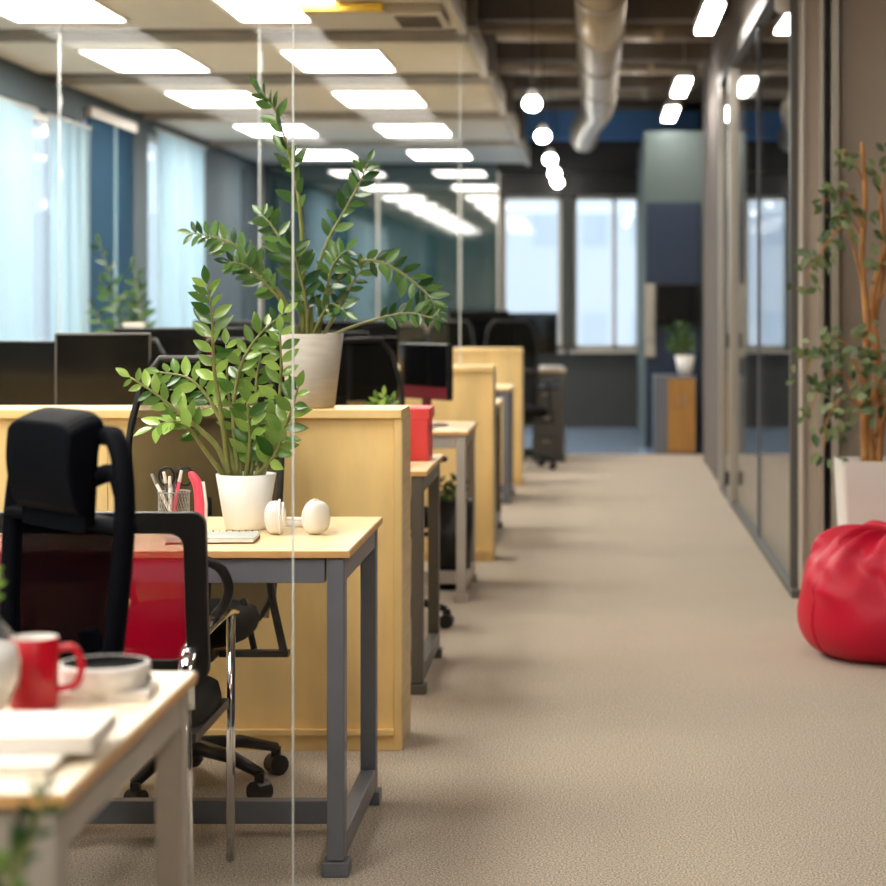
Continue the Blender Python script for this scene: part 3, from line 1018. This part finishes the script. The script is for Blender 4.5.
zz_stem(t, P([(240, 478), (238, 440), (229, 396), (226, 345)], Y2, 0.08), lb, S * 0.95, 14, 0.4, seed=11)
zz_stem(t, P([(250, 478), (257, 430), (256, 385), (262, 350)], Y2, 0.07), lb, S * 0.95, 14, 0.3, seed=12)

# grey pot on the nearest divider
Y1 = 6.19
t = thing('potted_plant', 'tall dark leafy plant in a grey pot on the nearest divider', 'plant', ((311.5 - VX) * Y1 / FPX, Y1, 0.989))
MB().lathe([(0.066, 0.0), (0.069, 0.004), (0.095, 0.218), (0.089, 0.218), (0.085, 0.195)], n=36, cap1=False).build('pot', 'potgrey', t, smooth=True)
MB().lathe([(0.0001, 0.20), (0.086, 0.197)], n=28, cap0=False, cap1=False).build('soil', 'soil', t)
S = 0.070
zz_stem(t, P([(303, 338), (303, 262), (299, 200), (290, 158), (276, 112), (261, 91)], Y1, -0.05), ld, S * 1.1, 30, 0.34, 0.009, seed=21, face=(-0.6, -0.5, 0.2), spread=0.55)
zz_stem(t, P([(311, 338), (313, 290), (326, 245), (346, 208), (360, 182), (368, 163)], Y1, 0.02), ld, S * 0.9, 16, 0.42, seed=22)
zz_stem(t, P([(318, 338), (325, 302), (344, 272), (366, 260), (392, 267), (416, 284), (432, 300), (436, 316)], Y1, -0.06), ld, S * 0.95, 24, 0.42, seed=23)
zz_stem(t, P([(326, 338), (352, 327), (384, 317), (410, 313), (436, 319)], Y1, -0.10), ld, S * 0.75, 14, 0.45, 0.005, seed=24)
zz_stem(t, P([(299, 338), (284, 300), (262, 272), (236, 246), (213, 237), (192, 233)], Y1, -0.02), ld, S * 0.9, 21, 0.4, seed=25)
zz_stem(t, P([(297, 338), (286, 308), (264, 282), (246, 266), (230, 262)], Y1, -0.08), ld, S * 0.95, 17, 0.35, seed=26)
zz_stem(t, P([(305, 338), (295, 290), (285, 250), (272, 226), (262, 215)], Y1, 0.05), ld, S * 0.95, 16, 0.3, seed=27)
zz_stem(t, P([(316, 338), (326, 292), (334, 264), (346, 250)], Y1, -0.05), ld, S * 1.0, 14, 0.3, seed=28)
zz_stem(t, P([(322, 338), (340, 306), (354, 280), (367, 262)], Y1, 0.04), ld, S * 0.8, 11, 0.3, seed=29)
zz_stem(t, P([(308, 338), (306, 302), (298, 268), (292, 246)], Y1, -0.08), ld, S * 1.05, 15, 0.2, seed=30)
zz_stem(t, P([(312, 338), (322, 316), (332, 304), (346, 312)], Y1, -0.09), ld, S * 0.9, 10, 0.25, seed=31)

# small plant peeking over the divider
t = thing('potted_plant', 'small yellow green plant just showing over the nearest divider', 'plant', (px(384, 400, 7.2).x, 7.2, 0.741))
MB().lathe([(0.04, 0.0), (0.055, 0.13), (0.05, 0.13), (0.048, 0.11)], n=20, cap1=False).build('pot', 'white', t, smooth=True)
MB().lathe([(0.0001, 0.112), (0.05, 0.11)], n=16, cap0=False, cap1=False).build('soil', 'soil', t)
for k, (a, b) in enumerate(((377, 400), (384, 396), (392, 401))):
    zz_stem(t, [px(384, 432, 7.2), px((a + 384) / 2, 415, 7.2), px(a, b, 7.2)], lb, 0.05, 7, 0.3, 0.003, seed=40 + k)

# ficus in a tall white planter by the near wall
YF = 8.5
cx = 1.125
t = thing('potted_tree', 'tall ficus tree with braided trunk in a white planter', 'plant', (cx, YF, 0))
L = Vector(t.location)
vs_ = []
for z, hw2 in ((0.0, 0.108), (0.66, 0.142)):
    vs_ += [(x, y_, z) for x, y_ in rrect(2 * hw2, 2 * hw2, 0.02, 3)]
n = len(vs_) // 2
inner = [(x * 0.93, y_ * 0.93, 0.66) for x, y_ in [(p[0], p[1]) for p in vs_[n:]]]
low = [(x * 0.9, y_ * 0.9, 0.60) for x, y_ in [(p[0], p[1]) for p in vs_[n:]]]
fs_ = [(k, (k + 1) % n, n + (k + 1) % n, n + k) for k in range(n)] + [(n + k, n + (k + 1) % n, 2 * n + (k + 1) % n, 2 * n + k) for k in range(n)] + [(2 * n + k, 2 * n + (k + 1) % n, 3 * n + (k + 1) % n, 3 * n + k) for k in range(n)] + [tuple(range(n - 1, -1, -1))]
MB().add(vs_ + inner + low, fs_).build('pot', 'white', t)
MB().box(-0.125, 0.125, -0.125, 0.125, 0.60, 0.615).build('soil', 'soil', t)
trunks = [P([(866, 470), (864, 400), (867, 330), (862, 260), (865, 200), (862, 142)], YF), P([(878, 470), (881, 400), (874, 330), (884, 260), (880, 190)], YF, 0.1), P([(872, 470), (870, 420), (878, 360), (872, 300), (890, 230), (900, 180)], YF, 0.05)]
for k, tr in enumerate(trunks):
    MB().tube([p - L for p in spline(tr, 20)], [0.019 - 0.010 * i / 20 for i in range(21)], 8).build('trunk', 'bark', t, smooth=True)
rng = random.Random(5)


def branch(pts, n, size=0.056, rad=0.045):
    path = [p - L for p in spline(pts, 12)]
    b = MB().tube(path, [0.006 - 0.004 * i / 12 for i in range(13)], 6).build('branch', 'bark', t, smooth=True)
    for k in range(n):
        u = rng.uniform(0.25, 1.0) * 11.99
        i = int(u)
        p = path[i].lerp(path[i + 1], u - i) + Vector([max(-1.5 * rad, min(1.5 * rad, rng.gauss(0, rad))) for _ in range(3)])
        d = Vector((rng.uniform(-1, 1), rng.uniform(-0.8, 0.6), rng.uniform(-1.1, 0.25)))
        put_leaf(lf, b, p, d, Vector((rng.uniform(-0.5, 0.5), -0.8, rng.uniform(0, 1))), size * rng.uniform(0.75, 1.2))


branch(P([(865, 235), (852, 200), (838, 192), (820, 205)], YF, -0.1), 20, rad=0.03)
branch(P([(864, 290), (848, 230), (832, 236), (815, 262), (803, 280)], YF, -0.15), 30, rad=0.035)
branch(P([(864, 240), (846, 215), (836, 225), (828, 250)], YF, 0.05), 18, rad=0.03)
branch(P([(863, 180), (852, 160), (845, 150), (842, 165)], YF, -0.1), 12, rad=0.02)
branch(P([(878, 220), (884, 180), (888, 160), (895, 150)], YF, -0.1), 26, rad=0.05)
branch(P([(880, 300), (890, 270), (892, 240), (884, 220)], YF, -0.05), 24, rad=0.05)
branch(P([(866, 400), (850, 350), (832, 335), (815, 355), (803, 375)], YF, -0.12), 34, rad=0.05)
branch(P([(866, 420), (848, 380), (832, 372), (818, 390), (812, 410)], YF, 0.0), 32, rad=0.05)
branch(P([(868, 420), (852, 400), (838, 400), (826, 425), (824, 450)], YF, -0.15), 32, rad=0.05)
branch(P([(870, 420), (880, 370), (872, 345), (850, 335)], YF, -0.15), 30, rad=0.05)
branch(P([(872, 440), (886, 410), (880, 380), (866, 378)], YF, -0.18), 26, rad=0.05)

# foreground plant whose sprigs reach in at the corner, and the vase on the foremost desk
t = thing('foreground_plant', 'blurred green sprigs in the nearest lower corner', 'plant', (-0.66, 1.95, 0))
MB().lathe([(0.13, 0.0), (0.17, 0.30), (0.16, 0.30), (0.155, 0.27)], n=24, cap1=False).build('pot', 'potgrey', t, smooth=True)
MB().lathe([(0.0001, 0.28), (0.156, 0.275)], n=20, cap0=False, cap1=False).build('soil', 'soil', t)
YP = 1.95
b0 = Vector((-0.62, YP, 0.28))
zz_stem(t, [b0, px(5, 930, YP), px(28, 850, YP), px(45, 795, YP)], ld, 0.032, 5, 0.62, 0.003, seed=51)
zz_stem(t, [b0, px(-10, 960, YP), px(8, 895, YP), px(24, 845, YP)], ld, 0.036, 5, 0.6, 0.003, seed=52)
zz_stem(t, [b0, px(-30, 960, YP), px(-8, 900, YP), px(10, 862, YP)], lb, 0.038, 5, 0.6, 0.003, seed=53)
zz_stem(t, [b0, px(-60, 960, YP), px(-50, 880, YP), px(-30, 830, YP)], lb, 0.038, 5, 0.6, 0.003, seed=54)

YV = 2.80
t = thing('glass_vase', 'round clear glass vase with green leaves, cut by the frame', 'vase', (px(-35, 700, YV).x, YV, 0.741))
MB().lathe([(0.03, 0.0), (0.058, 0.02), (0.073, 0.055), (0.074, 0.08), (0.064, 0.115), (0.042, 0.14), (0.034, 0.155), (0.038, 0.165)], n=28, cap1=False).build('body', 'glass', t, smooth=True)
MB().lathe([(0.027, 0.004), (0.055, 0.02), (0.070, 0.055), (0.071, 0.08), (0.066, 0.10), (0.0001, 0.10)], n=24, cap1=False).build('water', 'whitep', t, smooth=True)
zz_stem(t, [px(-32, 690, YV), px(-26, 620, YV), px(-18, 590, YV), px(-12, 568, YV)], lb, 0.04, 9, 0.45, 0.003, seed=61)
zz_stem(t, [px(-36, 690, YV), px(-40, 620, YV), px(-50, 560, YV), px(-56, 520, YV)], lb, 0.06, 8, 0.45, 0.003, seed=62)

# plant by the far windows
YW = 13.2
t = thing('potted_plant', 'hazy leafy plant standing before the slate blue window', 'plant', (-2.86, YW, 0))
MB().lathe([(0.13, 0.0), (0.17, 0.36), (0.16, 0.36), (0.155, 0.32)], n=20, cap1=False).build('pot', 'white', t, smooth=True)
MB().lathe([(0.0001, 0.33), (0.156, 0.325)], n=16, cap0=False, cap1=False).build('soil', 'soil', t)
bb = Vector((-2.86, YW, 0.33))
for k, (a, b) in enumerate(((100, 245), (134, 268), (104, 285), (128, 300), (140, 290), (95, 310))):
    q = px(a, b, YW)
    zz_stem(t, [bb, bb.lerp(q, 0.5) + Vector((0.03, 0, 0.1)), q], ld, 0.11, 9, 0.6, 0.008, seed=70 + k)

# ------------------------------------------------------------------ things on the sharp desk
DZ = 0.7405
# headphones: ear cups standing, band lying behind
hx = px(296, 520, 5.05).x
t = thing('headphones', 'white over-ear headphones lying on the sharp desk', 'headphones', (hx, 5.05, DZ))
for s, yaw in ((-1, 0.15), (1, -0.75)):
    R = Matrix.Rotation(yaw, 3, 'Z')
    cxx = s * 0.05
    cup = MB().ell((cxx, 0, 0.041), (0.026, 0.034, 0.040), 20, 12, R, 0.8).build('ear_cup', 'whitep', t, smooth=True)
    for q, rr in ((-0.010, 0.036), (-0.018, 0.030)):
        c_ = [Vector((cxx, 0, 0.041)) + R @ Vector((s * q, 0.034 * math.cos(a) * rr / 0.036, 0.041 * math.sin(a) * rr / 0.036)) for a in [2 * PI * k / 20 for k in range(20)]]
        MB().tube(c_, 0.0035, 6, closed=True).build('cushion_ring', 'white', cup, smooth=True)
band = spline([(-0.045, 0.02, 0.045), (-0.06, 0.07, 0.03), (-0.045, 0.13, 0.012), (0.0, 0.155, 0.010), (0.045, 0.13, 0.012), (0.066, 0.07, 0.03), (0.055, 0.02, 0.045)], 28)
MB().tube(band, 0.0085, 8, flat=(0.6, 1.1)).build('headband', 'whitep', t, smooth=True)
MB().tube([(-0.035, 0.0, 0.038), (0.035, 0.0, 0.036)], 0.0045, 8).build('fold_bar', 'whitep', t, smooth=True)

# spiral notebook
t = thing('spiral_notebook', 'grey spiral notebook lying on the edge of the sharp desk', 'notebook', (px(215, 535, 4.93).x, 4.93, DZ), 0.05)
box('back_cover', 'crimson', t, -0.105, 0.10, -0.08, 0.06, 0.0005, 0.003, 0.0005)
box('pages', 'paper', t, -0.104, 0.098, -0.079, 0.058, 0.0032, 0.011)
box('front_cover', 'greyp', t, -0.105, 0.10, -0.08, 0.06, 0.0112, 0.013, 0.0005)
for k in range(13):
    x = -0.09 + 0.0155 * k
    ring = [(x, 0.060 + 0.007 * math.cos(a), 0.0085 + 0.008 * math.sin(a)) for a in [2 * PI * j / 10 for j in range(10)]]
    MB().tube(ring, 0.0012, 5, closed=True).build('ring', 'wire', t)

# pen holder with its contents
hxp, hyp = px(174, 520, 5.1).x, 5.1
t = thing('pen_holder', 'wire mesh pen holder on the sharp desk', 'pen holder', (hxp, hyp, DZ))
MB().lathe([(0.0385, 0.0), (0.0385, 0.003)], n=24).build('base', 'wire', t)
mb = MB()
for j in range(28):
    a = 2 * PI * j / 28
    c, s = math.cos(a), math.sin(a)
    c2, s2 = math.cos(a + 0.35), math.sin(a + 0.35)
    c3, s3 = math.cos(a - 0.35), math.sin(a - 0.35)
    mb.tube([(0.038 * c, 0.038 * s, 0.003), (0.038 * c2, 0.038 * s2, 0.05), (0.038 * math.cos(a + .7), 0.038 * math.sin(a + .7), 0.098)], 0.0007, 4)
    mb.tube([(0.038 * c, 0.038 * s, 0.003), (0.038 * c3, 0.038 * s3, 0.05), (0.038 * math.cos(a - .7), 0.038 * math.sin(a - .7), 0.098)], 0.0007, 4)
mb.build('wire_net', 'wire', t)
for z in (0.006, 0.098):
    MB().tube([(0.0385 * math.cos(2 * PI * j / 28), 0.0385 * math.sin(2 * PI * j / 28), z) for j in range(28)], 0.0018, 6, closed=True).build('rim', 'wire', t, smooth=True)


def pen(dx, dy, tx, ty, L, m, cap, label):
    a, b = Vector((dx, dy, 0.006)), Vector((tx, ty, L))
    t = thing('pen', label, 'pen', (hxp, hyp, DZ))
    MB().tube([a, a.lerp(b, 0.05), b], [0.001, 0.0042, 0.0042], 8).build('barrel', m, t, smooth=True)
    MB().tube([b, b + (b - a).normalized() * 0.028], [0.0048, 0.0036], 8).build('cap', cap, t, smooth=True)


pen(0.012, 0.0, -0.040, -0.012, 0.118, 'whitep', 'wire', 'white pen leaning farthest toward the headrest chair')
pen(0.016, 0.01, -0.028, 0.01, 0.128, 'wire', 'black', 'silver pen with a black cap in the pen holder')
pen(0.0, 0.01, -0.018, -0.008, 0.12, 'black', 'whitep', 'black pen with a white cap in the pen holder')
pen(-0.006, -0.01, -0.006, -0.02, 0.11, 'whitep', 'whitep', 'white marker at the front of the pen holder')
pen(-0.01, 0.0, 0.017, -0.02, 0.125, 'pink', 'whitep', 'pink pen with a white cap beside the scissors')
pen(-0.015, 0.01, 0.004, 0.018, 0.13, 'black', 'black', 'all black pen at the back of the pen holder')
t = thing('scissors', 'scissors with black loop handles in the pen holder', 'scissors', (hxp, hyp, DZ))
for s in (-1, 1):
    b = MB().box(-0.004, 0.004, -0.001 + 0.0014 * s, 0.001 + 0.0014 * s, 0.01, 0.118, Matrix.Rotation(0.06 * s, 4, 'Y')).build('blade', 'chrome', t)
    c = Vector((0.004 + s * 0.022, 0.002 * s, 0.135))
    MB().tube([(c.x + 0.019 * math.cos(a), c.y, c.z + 0.022 * math.sin(a)) for a in [2 * PI * j / 18 for j in range(18)]], 0.0035, 8, closed=True).build('handle', 'black', t, smooth=True)
t = thing('stapler', 'upright pink stapler next to the pen holder', 'stapler', (px(196, 520, 5.08).x, 5.08, DZ), -0.2)
MB().tube(spline([(0.008, 0, 0.0), (0.010, 0, 0.06), (0.006, 0, 0.11), (-0.008, 0, 0.138), (-0.018, 0, 0.140)], 14), [0.017] * 8 + [0.016, 0.015, 0.014, 0.013, 0.012, 0.011, 0.009], 10, flat=(0.8, 0.55)).build('body', 'pink', t, smooth=True)
MB().tube([(0.024, 0, 0.0), (0.026, 0, 0.07), (0.018, 0, 0.125)], 0.004, 8).build('rail', 'paper', t, smooth=True)

# ------------------------------------------------------------------ things on the foremost desk
YM = 2.90
t = thing('mug', 'red mug with a white inside on the foremost desk', 'mug', (px(34, 700, YM).x, YM, DZ))
MB().lathe([(0.030, 0.0), (0.0335, 0.004), (0.034, 0.097), (0.0325, 0.0985)], n=32, cap1=False).build('body', 'red', t, smooth=True)
MB().lathe([(0.0325, 0.0985), (0.031, 0.097), (0.030, 0.008), (0.0001, 0.006)], n=32, cap0=False, cap1=False).build('inside', 'whitep', t, smooth=True)
MB().tube(spline([(0.033, 0, 0.082), (0.055, 0, 0.084), (0.066, 0, 0.06), (0.058, 0, 0.033), (0.033, 0, 0.026)], 18), 0.0055, 8).build('handle', 'red', t, smooth=True)
YB = 3.0
bx_ = px(104, 690, YB).x
t = thing('white_book', 'white book under the round white dish on the foremost desk', 'book', (bx_, YB, DZ), 0.05)
box('cover', 'paper', t, -0.10, 0.072, -0.055, 0.05, 0.0, 0.002, 0.001)
box('pages', 'paper', t, -0.098, 0.070, -0.053, 0.048, 0.0022, 0.010)
box('cover', 'paper', t, -0.10, 0.072, -0.055, 0.05, 0.0102, 0.012, 0.001)
t = thing('round_dish', 'round white dish with a black lining on the foremost desk', 'dish', (bx_, YB, DZ + 0.0123))
MB().lathe([(0.058, 0.0), (0.063, 0.004), (0.066, 0.030), (0.064, 0.034), (0.060, 0.034)], n=36, cap1=False).build('body', 'whitep', t, smooth=True)
MB().lathe([(0.060, 0.034), (0.056, 0.031), (0.055, 0.026), (0.0001, 0.026)], n=36, cap0=False, cap1=False).build('lining', 'blackf', t, smooth=True)
MB().box(0.062, 0.068, -0.006, 0.006, 0.006, 0.018).build('tab', 'black', t, 0.002)
YN = 2.62
t = thing('closed_notebook', 'thick white notebook at the edge of the foremost desk', 'notebook', (px(43, 730, 2.74).x, 2.625, DZ + 0.0122), 0.03)
box('pages', 'paper', t, -0.14, 0.105, -0.075, 0.085, 0.003, 0.018)
box('cover', 'paper', t, -0.142, 0.107, -0.077, 0.087, 0.0, 0.0028, 0.001)
box('cover', 'paper', t, -0.142, 0.107, -0.077, 0.087, 0.0182, 0.021, 0.001)
t = thing('paper_stack', 'flat stack of white paper under the thick notebook', 'paper', (px(16, 745, 2.66).x, 2.59, DZ), 0.0)
for k in range(3):
    box('sheet', 'paper', t, -0.16 + 0.003 * k, 0.085 + 0.002 * k, -0.10, 0.10, 0.004 * k, 0.004 * k + 0.0038)

# ------------------------------------------------------------------ desk computers
def monitor(x, y_, w, h, yaw, label, chin=None, z=0.741, back='black'):
    t = thing('monitor', label, 'monitor', (x, y_, z), yaw, 'desktop monitors')
    b = box('casing', back, t, -w / 2, w / 2, -0.012, 0.02, 0.12, 0.12 + h, 0.006)
    box('screen', 'screen', b, -w / 2 + 0.008, w / 2 - 0.008, -0.0135, -0.0125, 0.12 + (0.06 if chin else 0.012), 0.12 + h - 0.008)
    if chin:
        box('chin', chin, b, -w / 2 + 0.002, w / 2 - 0.002, -0.0135, -0.0122, 0.122, 0.178)
    box('neck', 'crimson' if chin else 'black', t, -0.03, 0.03, 0.0, 0.018, 0.008, 0.2, 0.003)
    MB().ell((0, 0.02, 0.006), (0.11, 0.085, 0.006), 20, 6).build('foot', 'crimson' if chin else 'black', t, smooth=True)
    return t


monitor(px(425, 400, 9.4).x, 9.4, 0.42, 0.25, -0.95, 'monitor with a crimson band below its screen, past the grey pot', 'crimson')
monitor(px(378, 400, 9.5).x, 9.3, 0.30, 0.28, 0.9, 'black monitor next to the one with a crimson band')
monitor(px(338, 400, 9.45).x, 9.55, 0.26, 0.3, 0.3, 'black monitor directly behind the grey pot')
monitor(px(103, 400, 7.35).x, 7.35, 0.33, 0.33, 0.25, 'dark grey monitor above the headrest chair', back='steel_dark')
monitor(px(20, 400, 7.4).x, 7.4, 0.46, 0.30, -0.1, 'black monitor at the frame edge above the headrest chair')
monitor(px(160, 400, 9.5).x, 9.5, 0.42, 0.32, 0.15, 'black monitor behind the leaves of the white potted plant')
monitor(px(258, 400, 9.5).x, 9.5, 0.40, 0.32, -0.2, 'black monitor between the two leafy plants')
monitor(-1.35, 11.7, 0.5, 0.33, 0.1, 'black monitor behind the glass panes, near the aisle')
monitor(-2.0, 11.7, 0.5, 0.33, -0.1, 'black monitor behind the glass panes, toward the windows')
monitor(-0.95, 17.05, 0.5, 0.36, 0.2, 'black monitor on the dark desk beside the smoked glass')
monitor(-0.52, 17.1, 0.44, 0.34, -0.3, 'black monitor on the dark desk before the end window')

t = thing('storage_box', 'coral red lidded box on the desk behind the nearest divider', 'box', (px(431, 440, 7.4).x - 0.14, 7.45, 0.741))
box('body', 'redbox', t, -0.134, 0.134, -0.10, 0.10, 0.0, 0.155, 0.003)
ld_ = box('lid', 'redbox', t, -0.14, 0.14, -0.106, 0.106, 0.145, 0.185, 0.003)
box('grip', 'crimson', t, 0.1345, 0.137, -0.02, 0.02, 0.10, 0.12)

t = thing('waste_bin', 'tall black bin with green leaves under the pale legged desk', 'bin', (px(450, 560, 9.45).x, 9.5, 0))
MB().lathe([(0.085, 0.0), (0.105, 0.40), (0.10, 0.40), (0.095, 0.36)], n=24, cap1=False).build('body', 'black', t, smooth=True)
MB().lathe([(0.0001, 0.37), (0.097, 0.365)], n=16, cap0=False, cap1=False).build('soil', 'soil', t)
bw = Vector(t.location) + Vector((0, 0, 0.36))
for k, (dx, h) in enumerate(((-0.05, 0.12), (0.04, 0.14), (0.0, 0.09))):
    zz_stem(t, [bw, bw + Vector((dx / 2, 0, h / 2)), bw + Vector((dx, 0.02, h))], ld, 0.06, 6, 0.3, 0.004, seed=90 + k)

t = thing('desk_pedestal', 'low black pedestal beneath the dark desk', 'pedestal', (px(548, 440, 17.1).x, 17.1, 0))
box('body', 'black', t, -0.12, 0.1, -0.2, 0.2, 0.0, 0.6, 0.005)
for k in range(3):
    d_ = box('drawer', 'steel_dark', t, -0.11, 0.09, -0.215, -0.201, 0.02 + 0.19 * k, 0.2 + 0.19 * k, 0.003)
    box('handle', 'alu', d_, -0.04, 0.02, -0.222, -0.216, 0.16 + 0.19 * k, 0.17 + 0.19 * k)
t = thing('white_tray', 'white tray on the dark desk beneath the end window', 'tray', (-0.37, 16.98, 0.741))
MB().lathe([(0.09, 0.0), (0.115, 0.03), (0.11, 0.03), (0.088, 0.006), (0.0001, 0.006)], n=24, cap1=False).build('body', 'whitep', t, smooth=True)

# low white things on the window side
for k, (a, b, Y, lab) in enumerate(((134, 323, 10.6, 'taller small white box on top of the second divider'), (172, 341, 10.6, 'shorter small white box on top of the second divider'))):
    q = px(a, b, Y)
    zz = 0.9755
    t = thing('white_box', lab, 'box', (q.x, Y, zz), 0.1)
    box('body', 'whitep', t, -0.05, 0.05, -0.04, 0.04, 0.0, 0.2 if k == 0 else 0.13, 0.01)
    box('lid', 'paper', t, -0.052, 0.052, -0.042, 0.042, 0.2 if k == 0 else 0.13, 0.215 if k == 0 else 0.145, 0.004)

# ------------------------------------------------------------------ far corner: cabinet, pot plant, wall screen
t = thing('cabinet', 'amber wooden cabinet with a grey side at the aisle end', 'cabinet', (0.69, 18.0, 0))
box('body', 'steel', t, -0.185, 0.165, -0.30, 0.35, 0.0, 0.66, 0.004)
for k in range(2):
    d_ = box('door', 'amber', t, -0.075 + 0.118 * k, 0.040 + 0.118 * k, -0.318, -0.301, 0.02, 0.64, 0.003)
    box('handle', 'alu', d_, 0.02 + 0.05 * k, 0.028 + 0.05 * k, -0.328, -0.319, 0.4, 0.5)
t = thing('potted_plant', 'leafy plant in a white pot on the amber cabinet', 'plant', (0.77, 17.9, 0.661))
MB().lathe([(0.055, 0.0), (0.085, 0.17), (0.08, 0.17), (0.075, 0.15)], n=20, cap1=False).build('pot', 'white', t, smooth=True)
MB().lathe([(0.0001, 0.155), (0.077, 0.152)], n=16, cap0=False, cap1=False).build('soil', 'soil', t)
bw = Vector(t.location) + Vector((0, 0, 0.15))
for k, (dx, h) in enumerate(((-0.14, 0.22), (-0.06, 0.28), (0.04, 0.26), (-0.10, 0.12), (0.05, 0.15))):
    zz_stem(t, [bw, bw + Vector((dx / 2, -0.02, h / 2)), bw + Vector((dx * 0.8 - 0.03, -0.07, h))], ld, 0.09, 8, 0.3, 0.005, seed=100 + k)
t = thing('wall_screen', 'black flat screen above the amber cabinet', 'screen', (0.70, 18.40, 1.05))
box('casing', 'black', t, -0.16, 0.22, -0.03, 0.03, 0.03, 0.40, 0.006)
box('panel', 'screen', t, -0.15, 0.21, -0.0315, -0.0305, 0.045, 0.385)
box('bracket', 'black', t, -0.05, 0.1, 0.03, 0.055, 0.1, 0.3)
t = thing('papers_rack', 'pale wall rack beside the black flat screen', 'rack', (0.47, 18.43, 0.7))
box('backboard', 'alu', t, -0.03, 0.06, 0.0, 0.02, 0.1, 0.75, 0.003)
for k in range(4):
    box('shelf', 'cloudtrim', t, -0.03, 0.06, -0.05, 0.0, 0.12 + 0.16 * k, 0.14 + 0.16 * k)
t = thing('lime_stand_in', 'lime green low seat added as a stand-in behind the glazed wall', 'seat', (1.16, 9.95, 0))  # stand-in added for the lime tone at the end of the glazing
box('cushion', 'lime', t, -0.22, 0.3, -0.25, 0.25, 0.1, 0.45, 0.03, segs=3)
for sx in (-0.16, 0.24):
    for sy in (-0.19, 0.19):
        box('leg', 'black', t, sx - 0.02, sx + 0.02, sy - 0.02, sy + 0.02, 0.0, 0.1)

# ------------------------------------------------------------------ bean bag
t = thing('bean_bag', 'crumpled red bean bag on the carpet before the ficus', 'bean bag', (1.14, 7.72, 0))
mb = MB()
NU, NV = 72, 36
rg = random.Random(11)
ph = [rg.uniform(0, 6.28) for _ in range(8)]
prof = [(0.0, 0.0), (0.20, 0.0), (0.30, 0.012), (0.36, 0.06), (0.385, 0.14), (0.372, 0.24), (0.345, 0.335), (0.30, 0.41), (0.22, 0.452), (0.12, 0.462), (0.05, 0.445), (0.03, 0.435)]
pr = spline([Vector((a, 0, b)) for a, b in prof], NV)
vs_, fs_ = [], []
for i, q in enumerate(pr):
    r, z = max(q.x, 0.0005), max(q.z, 0.0)
    h = z / 0.475
    for j in range(NU):
        a = 2 * PI * j / NU
        w = 0.0
        w += 0.035 * max(0, h - 0.35) * math.sin(9 * a + ph[0] + 3 * h)
        w += 0.05 * max(0, h - 0.5) * math.sin(17 * a + ph[1] - 5 * h)
        w += 0.010 * math.sin(5 * a + ph[2] + 6 * z) * (1 - abs(2 * h - 1))
        w += 0.022 * math.exp(-((h - 0.62 - 0.10 * math.sin(2 * a + ph[3])) / 0.05) ** 2) * math.sin(3 * a + ph[4])
        w -= 0.018 * math.exp(-((h - 0.74 - 0.12 * math.sin(3 * a + ph[5])) / 0.04) ** 2)
        rr_ = r * (1 + 0.03 * math.sin(2 * a + 1.0)) + w * min(1, r / 0.1)
        zz = z + (0.02 * math.sin(6 * a + ph[6]) * max(0, h - 0.7) * min(1, r / 0.08) if h > 0.7 else 0)
        if i > NV * 0.55:
            zz += 0.022 * math.sin(14 * a + ph[7]) * min(1, r / 0.2) * min(1, (0.3 - abs(r - 0.15)) * 4 if r < 0.3 else 0)
        vs_.append((rr_ * math.cos(a), rr_ * math.sin(a), max(0.0, zz)))
for i in range(NV):
    for j in range(NU):
        j2 = (j + 1) % NU
        fs_.append((i * NU + j, i * NU + j2, (i + 1) * NU + j2, (i + 1) * NU + j))
bd = MB().add(vs_, fs_).build('body', 'bean', t, smooth=True, sub=1)
for a in (3.6, 4.6, 5.5):
    path = []
    for i in range(3, NV - 3):
        j = int(round(a / (2 * PI) * NU)) % NU
        v = Vector(vs_[i * NU + j])
        path.append(v * 1.0 + Vector((v.x, v.y, 0)).normalized() * 0.001)
    MB().tube(path, 0.003, 6).build('seam', 'bean', t, smooth=True)
MB().lathe([(0.045, 0.43), (0.05, 0.455), (0.02, 0.475), (0.0005, 0.47)], n=20).build('gather_knot', 'bean', t, smooth=True)
